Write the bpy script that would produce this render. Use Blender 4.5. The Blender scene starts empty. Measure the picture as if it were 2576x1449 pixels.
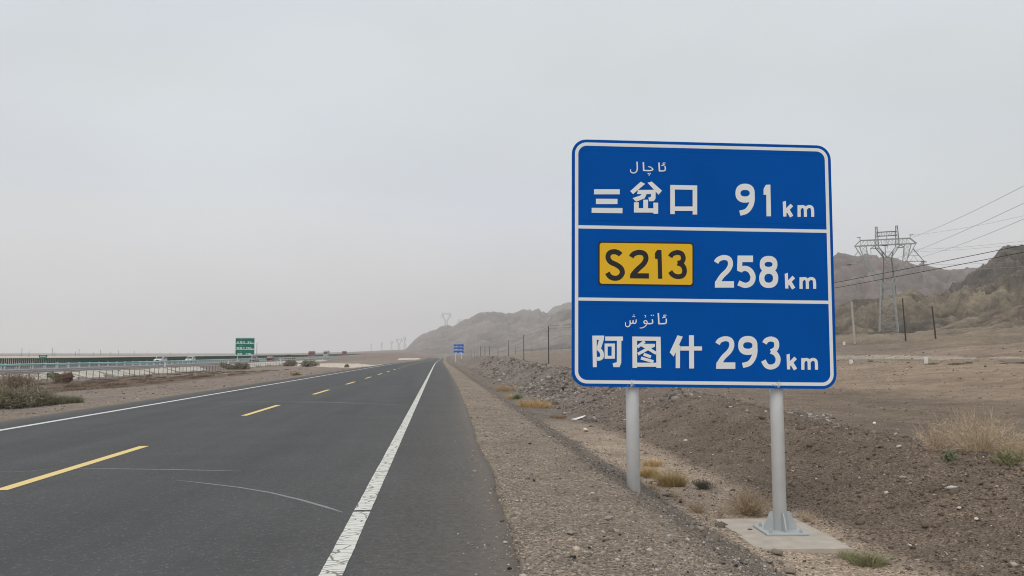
import bpy, bmesh, math, random
import numpy as np
from mathutils import Vector, Matrix, Euler

rad = math.radians
random.seed(7)
rng = np.random.default_rng(11)
SC = bpy.context.scene
COL = SC.collection

# ------------------------------------------------------------------ camera
F, CX, CY = 1980.0, 1288.0, 724.5          # focal length and centre in units of a 2576 px wide frame
PITCH, YAW, CAMZ = rad(4.95), rad(5.32), 1.45
cam_data = bpy.data.cameras.new("camera")
cam = bpy.data.objects.new("camera", cam_data)
COL.objects.link(cam)
cam_data.sensor_width = 36.0
cam_data.lens = 36.0 * F / 2576.0
cam_data.clip_start = 0.1
cam_data.clip_end = 30000.0
cam.location = (0, 0, CAMZ)
cam.rotation_euler = (rad(90) + PITCH, 0, -YAW)
SC.camera = cam
CAM = Vector((0, 0, CAMZ))
ROT = Euler((rad(90) + PITCH, 0, -YAW)).to_matrix()

# ------------------------------------------------------------------ sky, sun, exposure
SUN_EL, SUN_AZ = rad(48), rad(205)          # azimuth from +Y clockwise; the sun is behind the camera, hidden by dust cloud
world = bpy.data.worlds.new("World")
SC.world = world
world.use_nodes = True
wn, wl = world.node_tree.nodes, world.node_tree.links
wn.clear()
w_out = wn.new("ShaderNodeOutputWorld")
w_bg = wn.new("ShaderNodeBackground")
w_sky = wn.new("ShaderNodeTexSky")
w_sky.sky_type = 'NISHITA'
w_sky.sun_disc = False
w_sky.sun_elevation = SUN_EL
w_sky.sun_rotation = SUN_AZ
w_sky.dust_density = 6.0
w_hsv = wn.new("ShaderNodeHueSaturation")
w_hsv.inputs["Saturation"].default_value = 0.35
wl.new(w_sky.outputs[0], w_hsv.inputs["Color"])
w_tc = wn.new("ShaderNodeTexCoord")
w_sep = wn.new("ShaderNodeSeparateXYZ")
wl.new(w_tc.outputs["Generated"], w_sep.inputs[0])
w_ramp = wn.new("ShaderNodeValToRGB")       # overcast deck: height above the horizon
cr = w_ramp.color_ramp
cr.elements[0].position = 0.0
cr.elements[0].color = (7.7, 7.5, 7.4, 1)
cr.elements[1].position = 1.0
cr.elements[1].color = (6.7, 7.1, 7.45, 1)
e = cr.elements.new(0.10); e.color = (7.1, 7.1, 7.15, 1)
e = cr.elements.new(0.22); e.color = (6.5, 6.95, 7.25, 1)
e = cr.elements.new(0.45); e.color = (6.8, 7.25, 7.6, 1)
wl.new(w_sep.outputs["Z"], w_ramp.inputs[0])
w_noise = wn.new("ShaderNodeTexNoise")      # soft cloud structure
w_noise.inputs["Scale"].default_value = 1.9
w_noise.inputs["Detail"].default_value = 4.0
w_map = wn.new("ShaderNodeMapping")
w_map.inputs["Scale"].default_value = (1.0, 1.0, 2.2)
wl.new(w_tc.outputs["Generated"], w_map.inputs[0])
wl.new(w_map.outputs[0], w_noise.inputs["Vector"])
w_mr = wn.new("ShaderNodeMapRange")
w_mr.inputs[1].default_value = 0.3; w_mr.inputs[2].default_value = 0.7
w_mr.inputs[3].default_value = 0.94; w_mr.inputs[4].default_value = 1.08
wl.new(w_noise.outputs[0], w_mr.inputs[0])
w_mul = wn.new("ShaderNodeMix"); w_mul.data_type = 'RGBA'; w_mul.blend_type = 'MULTIPLY'
w_mul.inputs[0].default_value = 1.0
wl.new(w_ramp.outputs[0], w_mul.inputs[6])
wl.new(w_mr.outputs[0], w_mul.inputs[7])
w_map2 = wn.new("ShaderNodeMapping")
w_map2.inputs["Location"].default_value = (1.1, 6.3, 2.4)
w_map2.inputs["Rotation"].default_value = (0, rad(24), rad(20))
w_map2.inputs["Scale"].default_value = (.9, 1.2, 3.4)
wl.new(w_tc.outputs["Generated"], w_map2.inputs[0])
w_n2 = wn.new("ShaderNodeTexNoise"); w_n2.inputs["Scale"].default_value = 1.6; w_n2.inputs["Detail"].default_value = 5.0; w_n2.inputs["Roughness"].default_value = .45
wl.new(w_map2.outputs[0], w_n2.inputs["Vector"])
w_mr2 = wn.new("ShaderNodeMapRange"); w_mr2.inputs[1].default_value = .38; w_mr2.inputs[2].default_value = .66
wl.new(w_n2.outputs[0], w_mr2.inputs[0])
w_tint = wn.new("ShaderNodeMix"); w_tint.data_type = 'RGBA'
w_tint.inputs[6].default_value = (1.0, 1.0, .99, 1); w_tint.inputs[7].default_value = (.995, 1.0, 1.06, 1)
wl.new(w_mr2.outputs[0], w_tint.inputs[0])
w_mul2 = wn.new("ShaderNodeMix"); w_mul2.data_type = 'RGBA'; w_mul2.blend_type = 'MULTIPLY'; w_mul2.inputs[0].default_value = 1.0
wl.new(w_mul.outputs[2], w_mul2.inputs[6]); wl.new(w_tint.outputs[2], w_mul2.inputs[7])
w_mix = wn.new("ShaderNodeMix"); w_mix.data_type = 'RGBA'
w_mix.inputs[0].default_value = 0.93
wl.new(w_hsv.outputs[0], w_mix.inputs[6])
wl.new(w_mul2.outputs[2], w_mix.inputs[7])
wl.new(w_mix.outputs[2], w_bg.inputs[0])
w_bg.inputs[1].default_value = 0.105
wl.new(w_bg.outputs[0], w_out.inputs[0])

sun_data = bpy.data.lights.new("sun", 'SUN')
sun = bpy.data.objects.new("sun", sun_data)
COL.objects.link(sun)
sun_data.energy = 1.3
sun_data.angle = rad(28)
sun_data.color = (1.0, 0.96, 0.90)
sdir = Vector((math.sin(SUN_AZ) * math.cos(SUN_EL), math.cos(SUN_AZ) * math.cos(SUN_EL), math.sin(SUN_EL)))
sun.rotation_euler = (-sdir).to_track_quat('-Z', 'Y').to_euler()
sun.location = (0, -20, 60)

SC.view_settings.view_transform = 'Standard'
SC.view_settings.look = 'None'
SC.view_settings.exposure = 0.0
SC.view_settings.gamma = 1.0
SC.render.engine = 'CYCLES'
SC.cycles.use_denoising = True
SC.cycles.volume_bounces = 3
SC.cycles.max_bounces = 8
SC.cycles.pixel_filter_type = 'BLACKMAN_HARRIS'
SC.cycles.filter_width = 1.05

# ------------------------------------------------------------------ helpers: objects
def link(o):
    COL.objects.link(o)
    return o

def tag(o, label=None, cat=None, group=None, kind=None):
    if label: o["label"] = label
    if cat: o["category"] = cat
    if group: o["group"] = group
    if kind: o["kind"] = kind
    return o

def empty(name, loc=(0, 0, 0), rotz=0.0):
    o = bpy.data.objects.new(name, None)
    o.location = loc
    o.rotation_euler = (0, 0, rotz)
    o.empty_display_size = 0.2
    return link(o)

def mesh_np(name, verts, faces, mat=None, parent=None, colors=None, smooth=False):
    """verts (n,3); faces: (m,k) array or list of lists."""
    me = bpy.data.meshes.new(name)
    verts = np.asarray(verts, dtype=np.float32)
    if isinstance(faces, np.ndarray):
        m, k = faces.shape
        me.vertices.add(len(verts)); me.vertices.foreach_set("co", verts.ravel())
        me.loops.add(m * k); me.loops.foreach_set("vertex_index", faces.astype(np.int32).ravel())
        me.polygons.add(m)
        me.polygons.foreach_set("loop_start", np.arange(0, m * k, k, dtype=np.int32))
        me.polygons.foreach_set("loop_total", np.full(m, k, dtype=np.int32))
    else:
        me.from_pydata([tuple(v) for v in verts], [], faces)
    me.update(calc_edges=True)
    if smooth:
        me.polygons.foreach_set("use_smooth", np.ones(len(me.polygons), dtype=bool))
    if colors is not None:
        at = me.color_attributes.new("tint", 'FLOAT_COLOR', 'POINT')
        c = np.ones((len(verts), 4), dtype=np.float32)
        c[:, :3] = colors
        at.data.foreach_set("color", c.ravel())
    if mat: me.materials.append(mat)
    o = bpy.data.objects.new(name, me)
    link(o)
    if parent: o.parent = parent
    return o

class MB:
    """collects simple shapes into one mesh"""
    def __init__(self): self.v, self.f = [], []
    def add(self, vs, fs):
        b = len(self.v)
        self.v += [tuple(p) for p in vs]
        self.f += [[b + i for i in f] for f in fs]
        return self
    def box(self, c, s, rot=None):
        hx, hy, hz = s[0] / 2, s[1] / 2, s[2] / 2
        vs = [Vector((x * hx, y * hy, z * hz)) for z in (-1, 1) for y in (-1, 1) for x in (-1, 1)]
        if rot is not None: vs = [rot @ p for p in vs]
        c = Vector(c)
        return self.add([p + c for p in vs], [[0, 2, 3, 1], [4, 5, 7, 6], [0, 1, 5, 4], [2, 6, 7, 3], [0, 4, 6, 2], [1, 3, 7, 5]])
    def bar(self, a, b, w, n=4):
        a, b = Vector(a), Vector(b)
        d = b - a
        if d.length < 1e-6: return self
        q = d.to_track_quat('Z', 'Y').to_matrix()
        vs = []
        for p in (a, b):
            for k in range(n):
                t = 2 * math.pi * (k + .5) / n
                vs.append(p + q @ Vector((math.cos(t) * w / 2, math.sin(t) * w / 2, 0)))
        fs = [[k, (k + 1) % n, n + (k + 1) % n, n + k] for k in range(n)]
        fs += [list(range(n))[::-1], list(range(n, 2 * n))]
        return self.add(vs, fs)
    def tube(self, pts, r0, r1=None, n=10):
        r1 = r0 if r1 is None else r1
        vs, N = [], len(pts)
        for i, p in enumerate(pts):
            p = Vector(p)
            d = Vector(pts[min(i + 1, N - 1)]) - Vector(pts[max(i - 1, 0)])
            q = d.to_track_quat('Z', 'Y').to_matrix()
            r = r0 + (r1 - r0) * i / max(1, N - 1)
            for k in range(n):
                t = 2 * math.pi * k / n
                vs.append(p + q @ Vector((math.cos(t) * r, math.sin(t) * r, 0)))
        fs = []
        for i in range(N - 1):
            for k in range(n):
                fs.append([i * n + k, i * n + (k + 1) % n, (i + 1) * n + (k + 1) % n, (i + 1) * n + k])
        fs += [list(range(n))[::-1], list(range((N - 1) * n, N * n))]
        return self.add(vs, fs)
    def lathe(self, c, prof, n=14, rot=None):
        vs, c = [], Vector(c)
        for r, z in prof:
            for k in range(n):
                t = 2 * math.pi * k / n
                p = Vector((r * math.cos(t), r * math.sin(t), z))
                vs.append((rot @ p if rot is not None else p) + c)
        fs = []
        for i in range(len(prof) - 1):
            for k in range(n):
                fs.append([i * n + k, i * n + (k + 1) % n, (i + 1) * n + (k + 1) % n, (i + 1) * n + k])
        fs += [list(range(n))[::-1], list(range((len(prof) - 1) * n, len(prof) * n))]
        return self.add(vs, fs)
    def prism(self, poly, axis_a, axis_b, ext, origin=(0, 0, 0)):
        """polygon (a,b) in plane axis_a,axis_b extruded by vector ext"""
        A, B, E, O = Vector(axis_a), Vector(axis_b), Vector(ext), Vector(origin)
        n = len(poly)
        lo = [O + A * a + B * b for a, b in poly]
        vs = lo + [p + E for p in lo]
        fs = [list(range(n))[::-1], list(range(n, 2 * n))] + [[k, (k + 1) % n, n + (k + 1) % n, n + k] for k in range(n)]
        return self.add(vs, fs)
    def build(self, name, mat, parent=None, smooth=False, fix=True):
        me = bpy.data.meshes.new(name)
        me.from_pydata(self.v, [], self.f)
        me.update()
        if fix:
            bm = bmesh.new(); bm.from_mesh(me)
            bmesh.ops.recalc_face_normals(bm, faces=bm.faces)
            bm.to_mesh(me); bm.free()
        if smooth: me.polygons.foreach_set("use_smooth", np.ones(len(me.polygons), dtype=bool))
        if mat: me.materials.append(mat)
        o = link(bpy.data.objects.new(name, me))
        if parent: o.parent = parent
        return o

def bevel(o, w, seg=2):
    m = o.modifiers.new("bevel", 'BEVEL'); m.width = w; m.segments = seg; m.limit_method = 'ANGLE'
    return o

def copy_tree(o, parent=None):
    c = o.copy(); COL.objects.link(c)
    if parent: c.parent = parent
    for ch in list(o.children): copy_tree(ch, c)
    return c

# ------------------------------------------------------------------ helpers: noise (world metres)
def _hash(ix, iy, seed):
    n = (ix.astype(np.int64) * 374761393 + iy.astype(np.int64) * 668265263 + seed * 1442695041) & 0xFFFFFFFF
    n = ((n ^ (n >> 13)) * 1274126177) & 0xFFFFFFFF
    n = (n ^ (n >> 16)) & 0xFFFFFFFF
    return n / 4294967295.0

def vnoise(x, y, seed=0):
    ix, iy = np.floor(x), np.floor(y)
    fx, fy = x - ix, y - iy
    fx = fx * fx * fx * (fx * (fx * 6 - 15) + 10); fy = fy * fy * fy * (fy * (fy * 6 - 15) + 10)
    a, b = _hash(ix, iy, seed), _hash(ix + 1, iy, seed)
    c, d = _hash(ix, iy + 1, seed), _hash(ix + 1, iy + 1, seed)
    return (a + (b - a) * fx + (c - a) * fy + (a - b - c + d) * fx * fy) * 2 - 1

def fbm(x, y, scale, octv=4, seed=0, gain=.5):
    s, amp, tot = 0, 1.0, 0
    X, Y = x / scale, y / scale
    for o in range(octv):
        s = s + amp * vnoise(X, Y, seed + o * 17)
        tot += amp; amp *= gain
        X, Y = X * 2.03 + 11.3, Y * 2.03 - 7.7
    return s / tot

def ridged(x, y, scale, octv=4, seed=0):
    s, amp, tot = 0, 1.0, 0
    X, Y = x / scale, y / scale
    for o in range(octv):
        s = s + amp * (1 - 2 * np.abs(vnoise(X, Y, seed + o * 31)))
        tot += amp; amp *= .5
        X, Y = X * 2.1 + 3.3, Y * 2.1 + 9.1
    return s / tot

def smooth01(t):
    t = np.clip(t, 0, 1)
    return t * t * (3 - 2 * t)

# ------------------------------------------------------------------ terrain height
PR_X = [-9e9, -400, -130, -90, -80, -76, -50.6, -49, -46.2, -44, -36, -30, -24, -17, -13.5, -11.5, -10.2, -9.6, .45, .75, 1.6, 2.2, 3.5, 3.8, 4.9, 6, 9, 16, 22, 26.5, 42, 56, 62, 80, 100, 120, 160, 190, 220, 300, 9e9]
PR_Z = [-1.0, -1.0, -1.4, -1.5, -1.2, -.56, -.56, -.68, -1.5, -1.5, -1.25, -1.05, -.75, -.55, -.42, -.15, -.02, -.06, -.06, -.012, -.04, -.12, -.74, -.775, -.785, -.78, -.8, -.82, -.82, -.78, .72, 1.05, 2.0, 3.9, 5.2, 6.3, 8.7, 10.4, 12, 14, 14]
RY = [-9e9, 150, 350, 565, 720, 1000, 9e9]
RZ = [0, 0, -.4, 1.35, .3, .3, .3]
EY = [-9e9, 170, 440, 700, 1500, 9e9]
EZ = [0, 0, 1.0, 2.4, 5.5, 5.5]
BY = [-9e9, 10, 17, 21, 30, 48, 70, 95, 140, 260, 400, 9e9]
BA = [.65, .65, .70, .8, 1.05, 1.35, 1.55, 1.75, 2.0, 1.8, .6, .2]

def road_shift(y):
    return 4.2 * np.clip((y - 110) / 455.0, 0, 1.6) ** 2

def road_z(y):
    return np.interp(y, RY, RZ)

def smooth_ground(x, y):
    x = np.asarray(x, float); y = np.asarray(y, float)
    xs = x - road_shift(y)
    z = np.interp(xs, PR_X, PR_Z)
    w = smooth01((xs + 48) / 26)
    z = z + w * road_z(y) * smooth01((160 - xs) / 80) + (1 - w) * np.interp(y, EY, EZ) * smooth01((xs + 260) / 150)
    amp = np.interp(y, BY, BA)
    dx = xs - 8.4
    z = z + amp * np.exp(-np.where(dx < 0, (dx / 1.75) ** 2, (dx / (2.3 + .02 * np.clip(y, 0, 200))) ** 2))
    r = np.hypot(x, y)
    far = .0042 * np.clip(r - 320, 0, 4200)
    return z + far * smooth01((r - 320) / 600)

def ground(x, y):
    x = np.asarray(x, float); y = np.asarray(y, float)
    z = smooth_ground(x, y)
    xs = x - road_shift(y)
    off = np.where(xs > 0, smooth01((xs - 1.7) / 2.5), smooth01((-10.4 - xs) / 3.0) * smooth01((xs + 46) / 3) + smooth01((-78 - xs) / 10))
    berm = np.exp(-((xs - 8.0) / 3.0) ** 2)
    r = np.hypot(x, y)
    z = z + off * .07 * fbm(x, y, 2.6, 3, 3) + berm * (.10 * fbm(x, y, 1.3, 3, 5) + .05 * ridged(x, y, .55, 3, 8))
    fb = berm * smooth01((y - 22) / 25)
    z = z + fb * (.42 * fbm(x, y, 6.5, 3, 24) + .18 * ridged(x, y, 2.4, 3, 27) + .10 * ridged(x, y, .9, 2, 29))
    z = z + berm * smooth01((40 - r) / 20) * (.045 * ridged(x, y, .30, 3, 44) - .03)
    z = z + smooth01((xs - 14) / 6) * smooth01((90 - xs) / 30) * (.10 * ridged(x * .8 + y * .6, (y * .8 - x * .6) * .3, 2.6, 3, 71) + .05 * fbm(x, y, .9, 2, 73))
    toe = smooth01((xs - 58) / 34) * smooth01((420 - y) / 120) * smooth01((330 - r) / 60)
    z = z + toe * (1.5 * fbm(x, y, 24, 3, 81) + 1.25 * ridged(x, y, 11, 4, 84) + .3 * ridged(x, y, 3.2, 3, 88))
    z = z + off * .22 * fbm(x, y, 14, 3, 21) * smooth01((np.abs(xs - 3) - 14) / 20)
    z = z + off * .016 * fbm(x, y, .22, 3, 40) * smooth01((60 - r) / 30)
    sh = smooth01((xs - .7) / .5) * smooth01((4 - xs) / 1.5)
    z = z + sh * (.008 * fbm(x, y, .35, 3, 61) + .012 * fbm(x, y, 1.1, 2, 66) * smooth01((xs - 1) / .7))
    return z

def g1(x, y):
    return float(ground(np.array([x]), np.array([y]))[0])

def ray(px, py):
    d = ROT @ Vector(((px - CX) / F, -(py - CY) / F, -1.0))
    return d                                  # length 1 along the view axis

def at_depth(px, py, d):
    return CAM + ray(px, py) * d

def gp(px, py, dmax=4000):
    """where the sight line of the photograph meets the terrain"""
    d = ray(px, py)
    ts = np.exp(np.linspace(math.log(2.5), math.log(dmax), 900))
    P = np.array(CAM)[None] + ts[:, None] * np.array(d)[None]
    h = P[:, 2] - ground(P[:, 0], P[:, 1])
    k = np.argmax(h < 0)
    if h[k] >= 0: k = len(ts) - 1
    lo, hi = ts[max(k - 1, 0)], ts[k]
    for _ in range(30):
        m = (lo + hi) / 2
        p = CAM + d * m
        if p.z > g1(p.x, p.y): lo = m
        else: hi = m
    p = CAM + d * hi
    return Vector((p.x, p.y, g1(p.x, p.y))), hi

# ------------------------------------------------------------------ materials
def mat_base(name):
    m = bpy.data.materials.new(name); m.use_nodes = True
    nt = m.node_tree
    b = nt.nodes["Principled BSDF"]
    return m, nt, b

def plain(name, col, rough=.6, metal=0.0, var=.12, scale=6.0, spec=.4, bump=0.0):
    m, nt, b = mat_base(name)
    n = nt.nodes.new("ShaderNodeTexNoise"); n.inputs["Scale"].default_value = scale; n.inputs["Detail"].default_value = 5
    tc = nt.nodes.new("ShaderNodeTexCoord"); nt.links.new(tc.outputs["Object"], n.inputs["Vector"])
    mr = nt.nodes.new("ShaderNodeMapRange"); mr.inputs[1].default_value = .25; mr.inputs[2].default_value = .75
    mr.inputs[3].default_value = 1 - var; mr.inputs[4].default_value = 1 + var
    nt.links.new(n.outputs[0], mr.inputs[0])
    mx = nt.nodes.new("ShaderNodeMix"); mx.data_type = 'RGBA'; mx.blend_type = 'MULTIPLY'; mx.inputs[0].default_value = 1
    mx.inputs[6].default_value = (*col, 1)
    nt.links.new(mr.outputs[0], mx.inputs[7]); nt.links.new(mx.outputs[2], b.inputs["Base Color"])
    b.inputs["Roughness"].default_value = rough; b.inputs["Metallic"].default_value = metal
    b.inputs["Specular IOR Level"].default_value = spec
    if bump:
        bp = nt.nodes.new("ShaderNodeBump"); bp.inputs["Strength"].default_value = bump; bp.inputs["Distance"].default_value = .01
        nt.links.new(n.outputs[0], bp.inputs["Height"]); nt.links.new(bp.outputs[0], b.inputs["Normal"])
    return m

def tinted(name, rough=.95, fine=30.0, var=.3, bump=.0, dist=.02, spec=.15, speck=False, coarse=None):
    """colour from the mesh's own tint attribute, broken up by noise in world metres"""
    m, nt, b = mat_base(name)
    N, L = nt.nodes, nt.links
    at = N.new("ShaderNodeAttribute"); at.attribute_name = "tint"
    geo = N.new("ShaderNodeNewGeometry")
    col = at.outputs["Color"]
    n1 = N.new("ShaderNodeTexNoise"); n1.inputs["Scale"].default_value = fine; n1.inputs["Detail"].default_value = 6; n1.inputs["Roughness"].default_value = .65
    L.new(geo.outputs["Position"], n1.inputs["Vector"])
    mr = N.new("ShaderNodeMapRange"); mr.inputs[1].default_value = .3; mr.inputs[2].default_value = .7
    mr.inputs[3].default_value = 1 - var; mr.inputs[4].default_value = 1 + var
    L.new(n1.outputs[0], mr.inputs[0])
    mx = N.new("ShaderNodeMix"); mx.data_type = 'RGBA'; mx.blend_type = 'MULTIPLY'; mx.inputs[0].default_value = 1
    L.new(col, mx.inputs[6]); L.new(mr.outputs[0], mx.inputs[7]); col = mx.outputs[2]
    if coarse:
        n2 = N.new("ShaderNodeTexNoise"); n2.inputs["Scale"].default_value = coarse; n2.inputs["Detail"].default_value = 8; n2.inputs["Roughness"].default_value = .6
        L.new(geo.outputs["Position"], n2.inputs["Vector"])
        mr2 = N.new("ShaderNodeMapRange"); mr2.inputs[1].default_value = .3; mr2.inputs[2].default_value = .7; mr2.inputs[3].default_value = .8; mr2.inputs[4].default_value = 1.2
        L.new(n2.outputs[0], mr2.inputs[0])
        m2 = N.new("ShaderNodeMix"); m2.data_type = 'RGBA'; m2.blend_type = 'MULTIPLY'; m2.inputs[0].default_value = 1
        L.new(col, m2.inputs[6]); L.new(mr2.outputs[0], m2.inputs[7]); col = m2.outputs[2]
    if speck:
        for sc_, th, mul in ((38.0, .20, 1.55), (55.0, .17, .45), (110.0, .22, 1.35)):
            v = N.new("ShaderNodeTexVoronoi"); v.inputs["Scale"].default_value = sc_
            L.new(geo.outputs["Position"], v.inputs["Vector"])
            cr_ = N.new("ShaderNodeSeparateColor"); L.new(v.outputs["Color"], cr_.inputs[0])
            gt = N.new("ShaderNodeMath"); gt.operation = 'LESS_THAN'; gt.inputs[1].default_value = th
            L.new(cr_.outputs[0], gt.inputs[0])
            m3 = N.new("ShaderNodeMix"); m3.data_type = 'RGBA'; m3.blend_type = 'MULTIPLY'
            m3.inputs[7].default_value = (mul, mul * .98, mul * .96, 1)
            L.new(gt.outputs[0], m3.inputs[0]); L.new(col, m3.inputs[6]); col = m3.outputs[2]
    L.new(col, b.inputs["Base Color"])
    b.inputs["Roughness"].default_value = rough; b.inputs["Specular IOR Level"].default_value = spec
    if bump:
        bp = N.new("ShaderNodeBump"); bp.inputs["Strength"].default_value = bump; bp.inputs["Distance"].default_value = dist
        L.new(n1.outputs[0], bp.inputs["Height"]); L.new(bp.outputs[0], b.inputs["Normal"])
    return m

def asphalt(name, base=(.072, .0715, .071), tyre=True):
    m, nt, b = mat_base(name)
    N, L = nt.nodes, nt.links
    geo = N.new("ShaderNodeNewGeometry")
    def noise(scale, det, vec=None, rough=.6):
        n = N.new("ShaderNodeTexNoise"); n.inputs["Scale"].default_value = scale; n.inputs["Detail"].default_value = det; n.inputs["Roughness"].default_value = rough
        L.new(vec or geo.outputs["Position"], n.inputs["Vector"]); return n
    def mr(src, a, b_, c, d):
        k = N.new("ShaderNodeMapRange"); k.inputs[1].default_value = a; k.inputs[2].default_value = b_; k.inputs[3].default_value = c; k.inputs[4].default_value = d
        L.new(src, k.inputs[0]); return k.outputs[0]
    def mul(a, fac):
        k = N.new("ShaderNodeMix"); k.data_type = 'RGBA'; k.blend_type = 'MULTIPLY'; k.inputs[0].default_value = 1
        if isinstance(a, tuple): k.inputs[6].default_value = (*a, 1)
        else: L.new(a, k.inputs[6])
        L.new(fac, k.inputs[7]); return k.outputs[2]
    mp = N.new("ShaderNodeMapping"); mp.inputs["Scale"].default_value = (1.1, .05, 1); L.new(geo.outputs["Position"], mp.inputs[0])
    fine = noise(90, 3, rough=.8)
    col = mul(base, mr(fine.outputs[0], .3, .7, .72, 1.28))
    col = mul(col, mr(noise(.7, 4).outputs[0], .3, .7, .90, 1.10))
    col = mul(col, mr(noise(1.0, 4, mp.outputs[0]).outputs[0], .3, .7, .84, 1.16))
    v = N.new("ShaderNodeTexVoronoi"); v.inputs["Scale"].default_value = 60; L.new(geo.outputs["Position"], v.inputs["Vector"])
    sc_ = N.new("ShaderNodeSeparateColor"); L.new(v.outputs["Color"], sc_.inputs[0])
    lt = N.new("ShaderNodeMath"); lt.operation = 'LESS_THAN'; lt.inputs[1].default_value = .06; L.new(sc_.outputs[0], lt.inputs[0])
    k = N.new("ShaderNodeMix"); k.data_type = 'RGBA'; k.blend_type = 'MULTIPLY'; k.inputs[7].default_value = (1.7, 1.68, 1.65, 1)
    L.new(lt.outputs[0], k.inputs[0]); L.new(col, k.inputs[6]); col = k.outputs[2]
    # dust blown over the outer edge of the pavement
    sp = N.new("ShaderNodeSeparateXYZ"); L.new(geo.outputs["Position"], sp.inputs[0])
    if tyre:
        at = N.new("ShaderNodeAttribute"); at.attribute_name = "tint"
        add = N.new("ShaderNodeMath"); add.operation = 'ADD'; L.new(at.outputs["Fac"], add.inputs[0]); L.new(mr(noise(14, 6, rough=.75).outputs[0], .3, .7, -.32, .32), add.inputs[1])
        dust = mr(add.outputs[0], .05, 1.05, 0, .95)
        d = N.new("ShaderNodeMix"); d.data_type = 'RGBA'; d.inputs[7].default_value = (.20, .166, .132, 1)
        L.new(dust, d.inputs[0]); L.new(col, d.inputs[6]); col = d.outputs[2]
    L.new(col, b.inputs["Base Color"])
    b.inputs["Roughness"].default_value = .82; b.inputs["Specular IOR Level"].default_value = .3
    bp = N.new("ShaderNodeBump"); bp.inputs["Strength"].default_value = .5; bp.inputs["Distance"].default_value = .006
    L.new(fine.outputs[0], bp.inputs["Height"]); L.new(bp.outputs[0], b.inputs["Normal"])
    return m

def paint(name, col, wear=.25, cracks=False):
    """thermoplastic line paint: worn through in spots, with transverse cracks"""
    m, nt, b = mat_base(name)
    N, L = nt.nodes, nt.links
    geo = N.new("ShaderNodeNewGeometry")
    n = N.new("ShaderNodeTexNoise"); n.inputs["Scale"].default_value = 22; n.inputs["Detail"].default_value = 6; n.inputs["Roughness"].default_value = .7
    L.new(geo.outputs["Position"], n.inputs["Vector"])
    mr = N.new("ShaderNodeMapRange"); mr.inputs[1].default_value = .25; mr.inputs[2].default_value = .75; mr.inputs[3].default_value = 1 - wear; mr.inputs[4].default_value = 1.06
    L.new(n.outputs[0], mr.inputs[0])
    mx = N.new("ShaderNodeMix"); mx.data_type = 'RGBA'; mx.blend_type = 'MULTIPLY'; mx.inputs[0].default_value = 1; mx.inputs[6].default_value = (*col, 1)
    L.new(mr.outputs[0], mx.inputs[7]); c = mx.outputs[2]
    if cracks:
        warp = N.new("ShaderNodeTexNoise"); warp.inputs["Scale"].default_value = 9; L.new(geo.outputs["Position"], warp.inputs["Vector"])
        va = N.new("ShaderNodeVectorMath"); va.operation = 'SCALE'; va.inputs[3].default_value = .05; L.new(warp.outputs["Color"], va.inputs[0])
        vb = N.new("ShaderNodeVectorMath"); vb.operation = 'ADD'; L.new(geo.outputs["Position"], vb.inputs[0]); L.new(va.outputs[0], vb.inputs[1])
        mp = N.new("ShaderNodeMapping"); mp.inputs["Scale"].default_value = (5.5, 11.0, 1); L.new(vb.outputs[0], mp.inputs[0])
        v = N.new("ShaderNodeTexVoronoi"); v.feature = 'DISTANCE_TO_EDGE'; v.inputs["Scale"].default_value = 1; L.new(mp.outputs[0], v.inputs["Vector"])
        mr2 = N.new("ShaderNodeMapRange"); mr2.inputs[1].default_value = .02; mr2.inputs[2].default_value = .055; mr2.inputs[3].default_value = .85; mr2.inputs[4].default_value = 0
        L.new(v.outputs["Distance"], mr2.inputs[0])
        k = N.new("ShaderNodeMix"); k.data_type = 'RGBA'; k.inputs[7].default_value = (.12, .115, .10, 1)
        L.new(mr2.outputs[0], k.inputs[0]); L.new(c, k.inputs[6]); c = k.outputs[2]
    L.new(c, b.inputs["Base Color"]); b.inputs["Roughness"].default_value = .7; b.inputs["Specular IOR Level"].default_value = .3
    return m

M = {}
M['ground'] = tinted("desert_ground", fine=26, var=.32, bump=.9, dist=.03, speck=True, coarse=1.1)
M['stone'] = tinted("stones", fine=60, var=.18, bump=.3, dist=.005)
M['hill_far'] = tinted("rock_hill", fine=.12, var=.25, coarse=.02)
M['hill_near'] = tinted("earth_hill", fine=.6, var=.35, coarse=.09)
M['blade'] = tinted("plant_matter", fine=9, var=.2, rough=.85)
M['asphalt'] = asphalt("asphalt")
M['asphalt_far'] = asphalt("asphalt_expressway", (.115, .115, .118), False)
M['white_line'] = paint("white_line_paint", (.76, .74, .67), .18, True)
M['white_line_clean'] = paint("white_line_paint_clean", (.72, .72, .70), .12)
M['yellow_line'] = paint("yellow_line_paint", (.86, .645, .26), .12)
M['scrape'] = paint("grey_scrape", (.30, .30, .305), .3)
M['blue'] = plain("blue_sheeting", (.0, .085, .40), .5, var=.06, scale=1.6, spec=.04)
M['blue_seam'] = plain("blue_seam", (.0, .07, .34), .5, var=.05, scale=3, spec=.04)
M['white_sheet'] = plain("white_sheeting", (.80, .82, .81), .5, var=.025, scale=3, spec=.15)
M['yellow_sheet'] = plain("yellow_sheeting", (.83, .50, .03), .5, var=.03, scale=2, spec=.1)
M['black_sheet'] = plain("black_sheeting", (.012, .012, .014), .5, var=.1)
M['green_sheet'] = plain("green_sheeting", (.0, .15, .10), .5, var=.04, scale=1, spec=.05)
M['galv'] = plain("galvanised_steel", (.82, .85, .86), .42, metal=.0, var=.06, scale=5, spec=.5)
M['galv_dull'] = plain("galvanised_dull", (.43, .45, .455), .6, metal=.05, var=.12, scale=6)
M['alu'] = plain("aluminium_back", (.5, .5, .5), .45, metal=.6, var=.05)
M['concrete'] = plain("footing_concrete", (.46, .405, .34), .9, var=.16, scale=5, spec=.2, bump=.25)
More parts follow.
